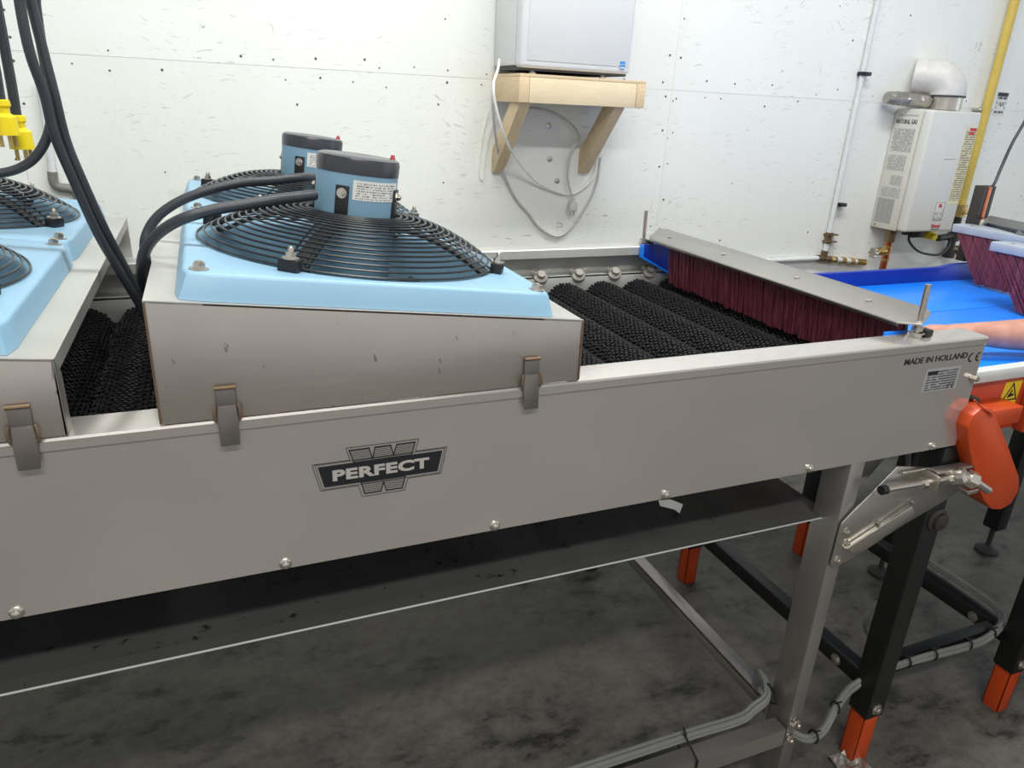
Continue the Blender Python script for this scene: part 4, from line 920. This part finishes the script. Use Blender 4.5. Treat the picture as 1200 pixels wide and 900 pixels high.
def plug(x, y, z, label):
    t = thing('yellow_plug', label, 'plug', (x, y, z), group='yellow plugs at left photo edge')
    bm = B(); tube(bm, catmull([(x+0.004, y, z+1.25), (x+0.003, y, z+0.5), (x+0.002, y, z+0.15), (x, y, z+0.05)], 6), 0.0085, 8); obj('cord', bm, 'cable', t)
    bm = B(); lathe(bm, [(0.010, 0.058), (0.014, 0.056), (0.0145, 0.048), (0.011, 0.044), (0.011, 0.036), (0.019, 0.030), (0.020, 0.0), (0.0, 0.0)], 20, Matrix.Translation((x, y, z))); obj('plug_body', bm, 'plug', t)
    for k, (dx, dy) in enumerate(((-0.009, -0.005), (0.005, -0.008), (0.010, 0.006))):
        bm = B(); box(bm, (x+dx-0.0032, y+dy-0.001, z-0.020), (x+dx+0.0032, y+dy+0.001, z+0.001)); obj('prong', bm, 'brass', t)
    return t
plug(-1.850, 0.58, 1.592, 'left yellow plug hanging by its black cord at the left photo edge')
plug(-1.838, 0.62, 1.566, 'right and lower yellow plug hanging by its black cord')

# ------------------------------------------------------------------ grey cables at the legs
cb = thing('cable_bundle', 'bundle of grey cables lying on the steel lower rail by the leg', 'cables', (-0.38, 0.05, 0.255))
for k in range(4):
    dy, dz = (k % 2)*0.011, (k//2)*0.011
    bm = B(); tube(bm, catmull([(-1.1, 0.055+dy, 0.256+dz), (-0.6, 0.055+dy, 0.256+dz), (-0.43, 0.05+dy, 0.258+dz), (-0.378, 0.056+dy, 0.270+dz), (-0.335, 0.062+dy, 0.288+dz), (-0.312, 0.095+dy, 0.300+dz), (-0.300, 0.13+dy, 0.29+dz), (-0.28, 0.16, 0.20+dz)], 6), 0.0062, 8); obj('cable', bm, 'greycable', cb)
bm = B(); tube(bm, [(-0.322, 0.045, 0.288), (-0.322, 0.062, 0.278), (-0.320, 0.095, 0.292), (-0.318, 0.085, 0.318), (-0.321, 0.056, 0.312)], 0.003, 6, True); obj('cable_tie', bm, 'black', cb)
bm = B(); tube(bm, [(-0.588, -0.002, 0.19), (-0.590, -0.003, 0.250), (-0.592, 0.05, 0.275), (-0.592, 0.085, 0.255), (-0.590, 0.05, 0.19)], 0.003, 6, True); tube(bm, [(-0.590, 0.05, 0.275), (-0.594, 0.06, 0.295)], 0.003, 6); obj('cable_tie', bm, 'black', cb)
cg2 = thing('cable_run', 'grey cables tied along the black lower beam of the sorting table', 'cables', (0.2, 0.06, 0.24))
for k in range(3):
    d = (0.0, 0.010, 0.005)[k]; e = (0.0, 0.002, 0.010)[k]
    bm = B(); tube(bm, catmull([(-0.30, 0.10, 0.12+e), (-0.29, 0.03, 0.20+e), (-0.268, -0.012, 0.207+e), (-0.222, -0.01+d, 0.188+e), (-0.175, d, 0.193+e), (-0.128, 0.020+d, 0.223+e), (-0.064, 0.045+d, 0.236+e), (-0.03, 0.05+d, 0.245+e), (0.016, 0.052-d*0.3, 0.268+e), (0.135, 0.056, 0.262+e), (0.257, 0.058+d, 0.252+e), (0.367, 0.058+d, 0.244+e), (0.478, 0.058+d, 0.243+e), (0.545, 0.060+d, 0.268+e), (0.60, 0.09+d, 0.280+e), (0.63, 0.2, 0.28+e), (0.63, 0.5, 0.275+e)], 5), 0.0068, 8); obj('cable', bm, 'greycable', cg2)
for x, y, z in ((-0.222, -0.006, 0.191), (-0.128, 0.025, 0.226), (0.16, 0.06, 0.263), (0.27, 0.062, 0.255), (0.42, 0.064, 0.247), (0.52, 0.066, 0.258), (-0.285, 0.02, 0.207)):
    bm = B(); tube(bm, [(x+0.002*math.sin(a), y+0.015*math.cos(a), z+0.004+0.016*math.sin(a)) for a in [2*PI*i/12 for i in range(12)]], 0.0028, 5, True); tube(bm, [(x, y, z+0.018), (x+0.004, y-0.012, z+0.034)], 0.0022, 5); obj('cable_tie', bm, 'black', cg2)
cable('loop_cable', [(0.075, 0.12, 0.268), (0.100, 0.122, 0.285), (0.082, 0.122, 0.315), (0.048, 0.122, 0.358), (0.036, 0.122, 0.395), (0.053, 0.122, 0.435), (0.089, 0.122, 0.462), (0.14, 0.13, 0.50), (0.16, 0.16, 0.62), (0.15, 0.2, 0.8), (0.15, 0.25, 0.99)], 0.0068, 'greycable', 'single grey cable looping upward behind the black table leg', 'cable')

# ------------------------------------------------------------------ person at the table (forearm in view)
def skin_mesh(verts, edges, radii, root=0, sub=2):
    me = bpy.data.meshes.new('skel'); me.from_pydata(verts, edges, [])
    o = bpy.data.objects.new('skel', me); COL.objects.link(o)
    sk = o.modifiers.new('s', 'SKIN'); sk.use_smooth_shade = True
    for i, r in enumerate(radii):
        me.skin_vertices[0].data[i].radius = (r, r) if not isinstance(r, tuple) else r
        me.skin_vertices[0].data[i].use_root = (i == root)
    s = o.modifiers.new('d', 'SUBSURF'); s.levels = sub; s.render_levels = sub
    dg = bpy.context.evaluated_depsgraph_get(); dg.update()
    m2 = bpy.data.meshes.new_from_object(o.evaluated_get(dg)); bm = bmesh.new(); bm.from_mesh(m2)
    bpy.data.objects.remove(o); bpy.data.meshes.remove(m2); bpy.data.meshes.remove(me); return bm
V, Eg, Rd = [], [], []
def chain(pts, radii, start=None):
    prev = start
    for p, r in zip(pts, radii):
        V.append(p); Rd.append(r)
        if prev is not None: Eg.append((prev, len(V)-1))
        prev = len(V)-1
    return prev
def cloth(name, chains, mat, person, sub=2):
    V.clear(); Eg.clear(); Rd.clear()
    for pts, rad, st_ in chains: chain(pts, rad, st_)
    obj(name, skin_mesh(V, Eg, Rd, 0, sub), mat, person)
def build_person(PX, PY, label, reach, gap, shirt_mat, trouser_mat):
    person = thing('person', label, 'person', (PX, PY, 0))
    V.clear(); Eg.clear(); Rd.clear()
    pel = chain([(PX, PY, 0.95)], [0.14])
    sp = chain([(PX, PY, 1.10), (PX, PY, 1.28), (PX, PY+0.01, 1.42)], [0.135, 0.145, 0.115], pel)
    nk = chain([(PX, PY+0.015, 1.52)], [0.055], sp)
    hd = chain([(PX-0.01, PY+0.03, 1.60), (PX-0.012, PY+0.04, 1.69), (PX-0.012, PY+0.03, 1.76)], [0.07, 0.088, 0.06], nk)
    if reach:
        # left arm reaching over the table towards -x
        la = chain([(PX-0.17, PY+0.02, 1.43), (PX-0.215, PY+0.10, 1.31)], [0.062, 0.052], sp)
        el = chain([(0.600, 0.045, 1.205)], [0.050], la)
        fa = chain([(0.52, 0.10, 1.193), (0.43, 0.150, 1.184), (0.34, 0.18, 1.181), (0.27, 0.197, 1.184), (0.215, 0.205, 1.188)], [0.050, 0.0475, 0.040, 0.032, 0.026], el)
        pm = chain([(0.180, 0.212, 1.190), (0.150, 0.220, 1.190)], [(0.034, 0.020), (0.038, 0.019)], fa)
        # five fingers, curled down onto the table
        base = Vector((0.140, 0.222, 1.190))
        for k, (dy, L, dz) in enumerate(((-0.034, 0.072, -0.004), (-0.012, 0.082, 0.002), (0.011, 0.077, 0.002), (0.033, 0.060, -0.004))):
            b0 = base+Vector((-0.004-0.004*(k in (1, 2)), dy, dz))
            chain([tuple(b0), tuple(b0+Vector((-L*0.42, dy*0.15, -0.004))), tuple(b0+Vector((-L*0.75, dy*0.25, -0.022))), tuple(b0+Vector((-L*0.95, dy*0.3, -0.042)))], [0.0105, 0.0095, 0.0085, 0.0072], pm)
        chain([(0.170, 0.176, 1.180), (0.143, 0.158, 1.168), (0.118, 0.152, 1.158), (0.098, 0.152, 1.148)], [0.013, 0.0115, 0.010, 0.008], pm-1)
    else:
        la = chain([(PX-0.18, PY, 1.42), (PX-0.23, PY-0.02, 1.28), (PX-0.25, PY-0.03, 1.13), (PX-0.25, PY+0.02, 1.02), (PX-0.245, PY+0.06, 0.90)], [0.062, 0.052, 0.044, 0.038, 0.028], sp)
        pm = chain([(PX-0.243, PY+0.075, 0.83)], [(0.024, 0.038)], la)
        for k, (dy, L) in enumerate(((-0.03, 0.07), (-0.01, 0.08), (0.012, 0.076), (0.033, 0.06))):
            b0 = Vector((PX-0.243, PY+0.075+dy, 0.815)); chain([tuple(b0), tuple(b0+Vector((0.006, 0.002, -L*0.5))), tuple(b0+Vector((0.018, 0.004, -L*0.95)))], [0.010, 0.009, 0.0075], pm)
        chain([(PX-0.225, PY+0.115, 0.845), (PX-0.215, PY+0.135, 0.815), (PX-0.208, PY+0.14, 0.785)], [0.012, 0.011, 0.0085], pm)
    # right arm hanging, hand near the hip
    ra = chain([(PX+0.18, PY, 1.42), (PX+0.23, PY-0.02, 1.28), (PX+0.25, PY-0.03, 1.13), (PX+0.25, PY+0.02, 1.02), (PX+0.245, PY+0.06, 0.90)], [0.062, 0.052, 0.044, 0.038, 0.028], sp)
    rp_ = chain([(PX+0.243, PY+0.075, 0.83)], [(0.024, 0.038)], ra)
    for k, (dy, L) in enumerate(((-0.03, 0.07), (-0.01, 0.08), (0.012, 0.076), (0.033, 0.06))):
        b0 = Vector((PX+0.243, PY+0.075+dy, 0.815)); chain([tuple(b0), tuple(b0+Vector((-0.006, 0.002, -L*0.5))), tuple(b0+Vector((-0.018, 0.004, -L*0.95)))], [0.010, 0.009, 0.0075], rp_)
    chain([(PX+0.225, PY+0.115, 0.845), (PX+0.215, PY+0.135, 0.815), (PX+0.208, PY+0.14, 0.785)], [0.012, 0.011, 0.0085], rp_)
    for s in (-1, 1):
        chain([(PX+s*0.095, PY, 0.88), (PX+s*0.10, PY, 0.70), (PX+s*(0.05+gap*0.5), PY+0.01, 0.48), (PX+s*gap, PY-0.01, 0.28), (PX+s*gap, PY-0.015, 0.09), (PX+s*gap, PY+0.06, 0.045), (PX+s*gap, PY+0.15, 0.035)], [0.095, 0.085, 0.062, 0.056, 0.042, 0.042, 0.034], pel)
    bm = skin_mesh(V, Eg, Rd, pel)
    obj('body', bm, 'skin', person)
    # clothes: shirt, trousers, shoes follow the same skeleton a little larger
    SLV = [(PX-0.17, PY+0.02, 1.43), (PX-0.215, PY+0.10, 1.31), (PX-0.245, PY+0.17, 1.255)] if reach else [(PX-0.18, PY, 1.42), (PX-0.23, PY-0.02, 1.28), (PX-0.246, PY-0.028, 1.19)]
    cloth('shirt', [([(PX, PY, 0.93), (PX, PY, 1.12), (PX, PY, 1.28), (PX, PY+0.01, 1.42)], [0.172, 0.160, 0.164, 0.128], None), ([(PX, PY+0.014, 1.475)], [0.075], 3),
                    ([*SLV], [0.074, 0.066, 0.062], 3), ([(PX+0.18, PY, 1.42), (PX+0.23, PY-0.02, 1.28), (PX+0.246, PY-0.028, 1.19)], [0.074, 0.066, 0.062], 3)], shirt_mat, person)
    cloth('trousers', [([(PX, PY, 1.05), (PX, PY, 0.95), (PX-0.092, PY, 0.84), (PX-0.10, PY, 0.70), (PX-0.05-gap*0.5, PY+0.01, 0.48), (PX-gap, PY-0.01, 0.28), (PX-gap, PY-0.012, 0.10)], [0.148, 0.150, 0.108, 0.098, 0.076, 0.072, 0.066], None),
                       ([(PX+0.092, PY, 0.84), (PX+0.10, PY, 0.70), (PX+0.05+gap*0.5, PY+0.01, 0.48), (PX+gap, PY-0.01, 0.28), (PX+gap, PY-0.012, 0.10)], [0.108, 0.098, 0.076, 0.072, 0.066], 1)], trouser_mat, person)
    for s in (-1, 1):
        cloth('shoe', [([(PX+s*gap, PY-0.03, 0.055), (PX+s*gap, PY+0.05, 0.052), (PX+s*gap, PY+0.15, 0.045), (PX+s*gap, PY+0.19, 0.042)], [0.054, 0.052, 0.045, 0.034], None)], 'shoe', person)
    cx_, cy_, cz_ = PX-0.012, PY+0.035, 1.70
    bm = B(); bmesh.ops.create_uvsphere(bm, u_segments=24, v_segments=16, radius=1.0)
    for v in bm.verts: v.co = Vector((v.co.x*0.084, v.co.y*0.094-0.006, v.co.z*0.078+0.030))
    bmesh.ops.delete(bm, geom=[v for v in bm.verts if (v.co.y > 0.030 and v.co.z < 0.055) or v.co.z < -0.030], context='VERTS')
    ho = obj('hair', place(bm, (cx_, cy_, cz_)), 'hair', person); ho.modifiers.new('thick', 'SOLIDIFY').thickness = 0.012
    for s in (-1, 1):
        bm = B(); bmesh.ops.create_uvsphere(bm, u_segments=12, v_segments=8, radius=0.0095); ey = obj('eye', place(bm, (cx_+s*0.030, cy_+0.070, cz_-0.008)), 'eye', person)
        bm = B(); bmesh.ops.create_uvsphere(bm, u_segments=10, v_segments=6, radius=0.0048); obj('pupil', place(bm, (cx_+s*0.030, cy_+0.0775, cz_-0.009)), 'ink', ey)
        bm = B(); bmesh.ops.create_uvsphere(bm, u_segments=12, v_segments=8, radius=1)
        for v in bm.verts: v.co = Vector((v.co.x*0.010, v.co.y*0.018, v.co.z*0.030))
        obj('ear', place(bm, (cx_+s*0.088, cy_-0.005, cz_-0.02)), 'skin', person)
    bm = B(); prism(bm, [(cx_-0.006, cy_+0.078, cz_), (cx_+0.006, cy_+0.078, cz_), (cx_+0.015, cy_+0.08, cz_-0.042), (cx_-0.015, cy_+0.08, cz_-0.042)], (0, 0.018, -0.006), 0.004); obj('nose', bm, 'skin', person)
    bm = B(); tube(bm, catmull([(cx_-0.026, cy_+0.078, cz_-0.062), (cx_, cy_+0.085, cz_-0.064), (cx_+0.026, cy_+0.078, cz_-0.062)], 5), 0.0055, 8); obj('mouth', bm, 'lip', person)

build_person(0.88, -0.20, 'person at right reaching a bare forearm over the blue sorting table', True, 0.105, 'shirt', 'jeans')
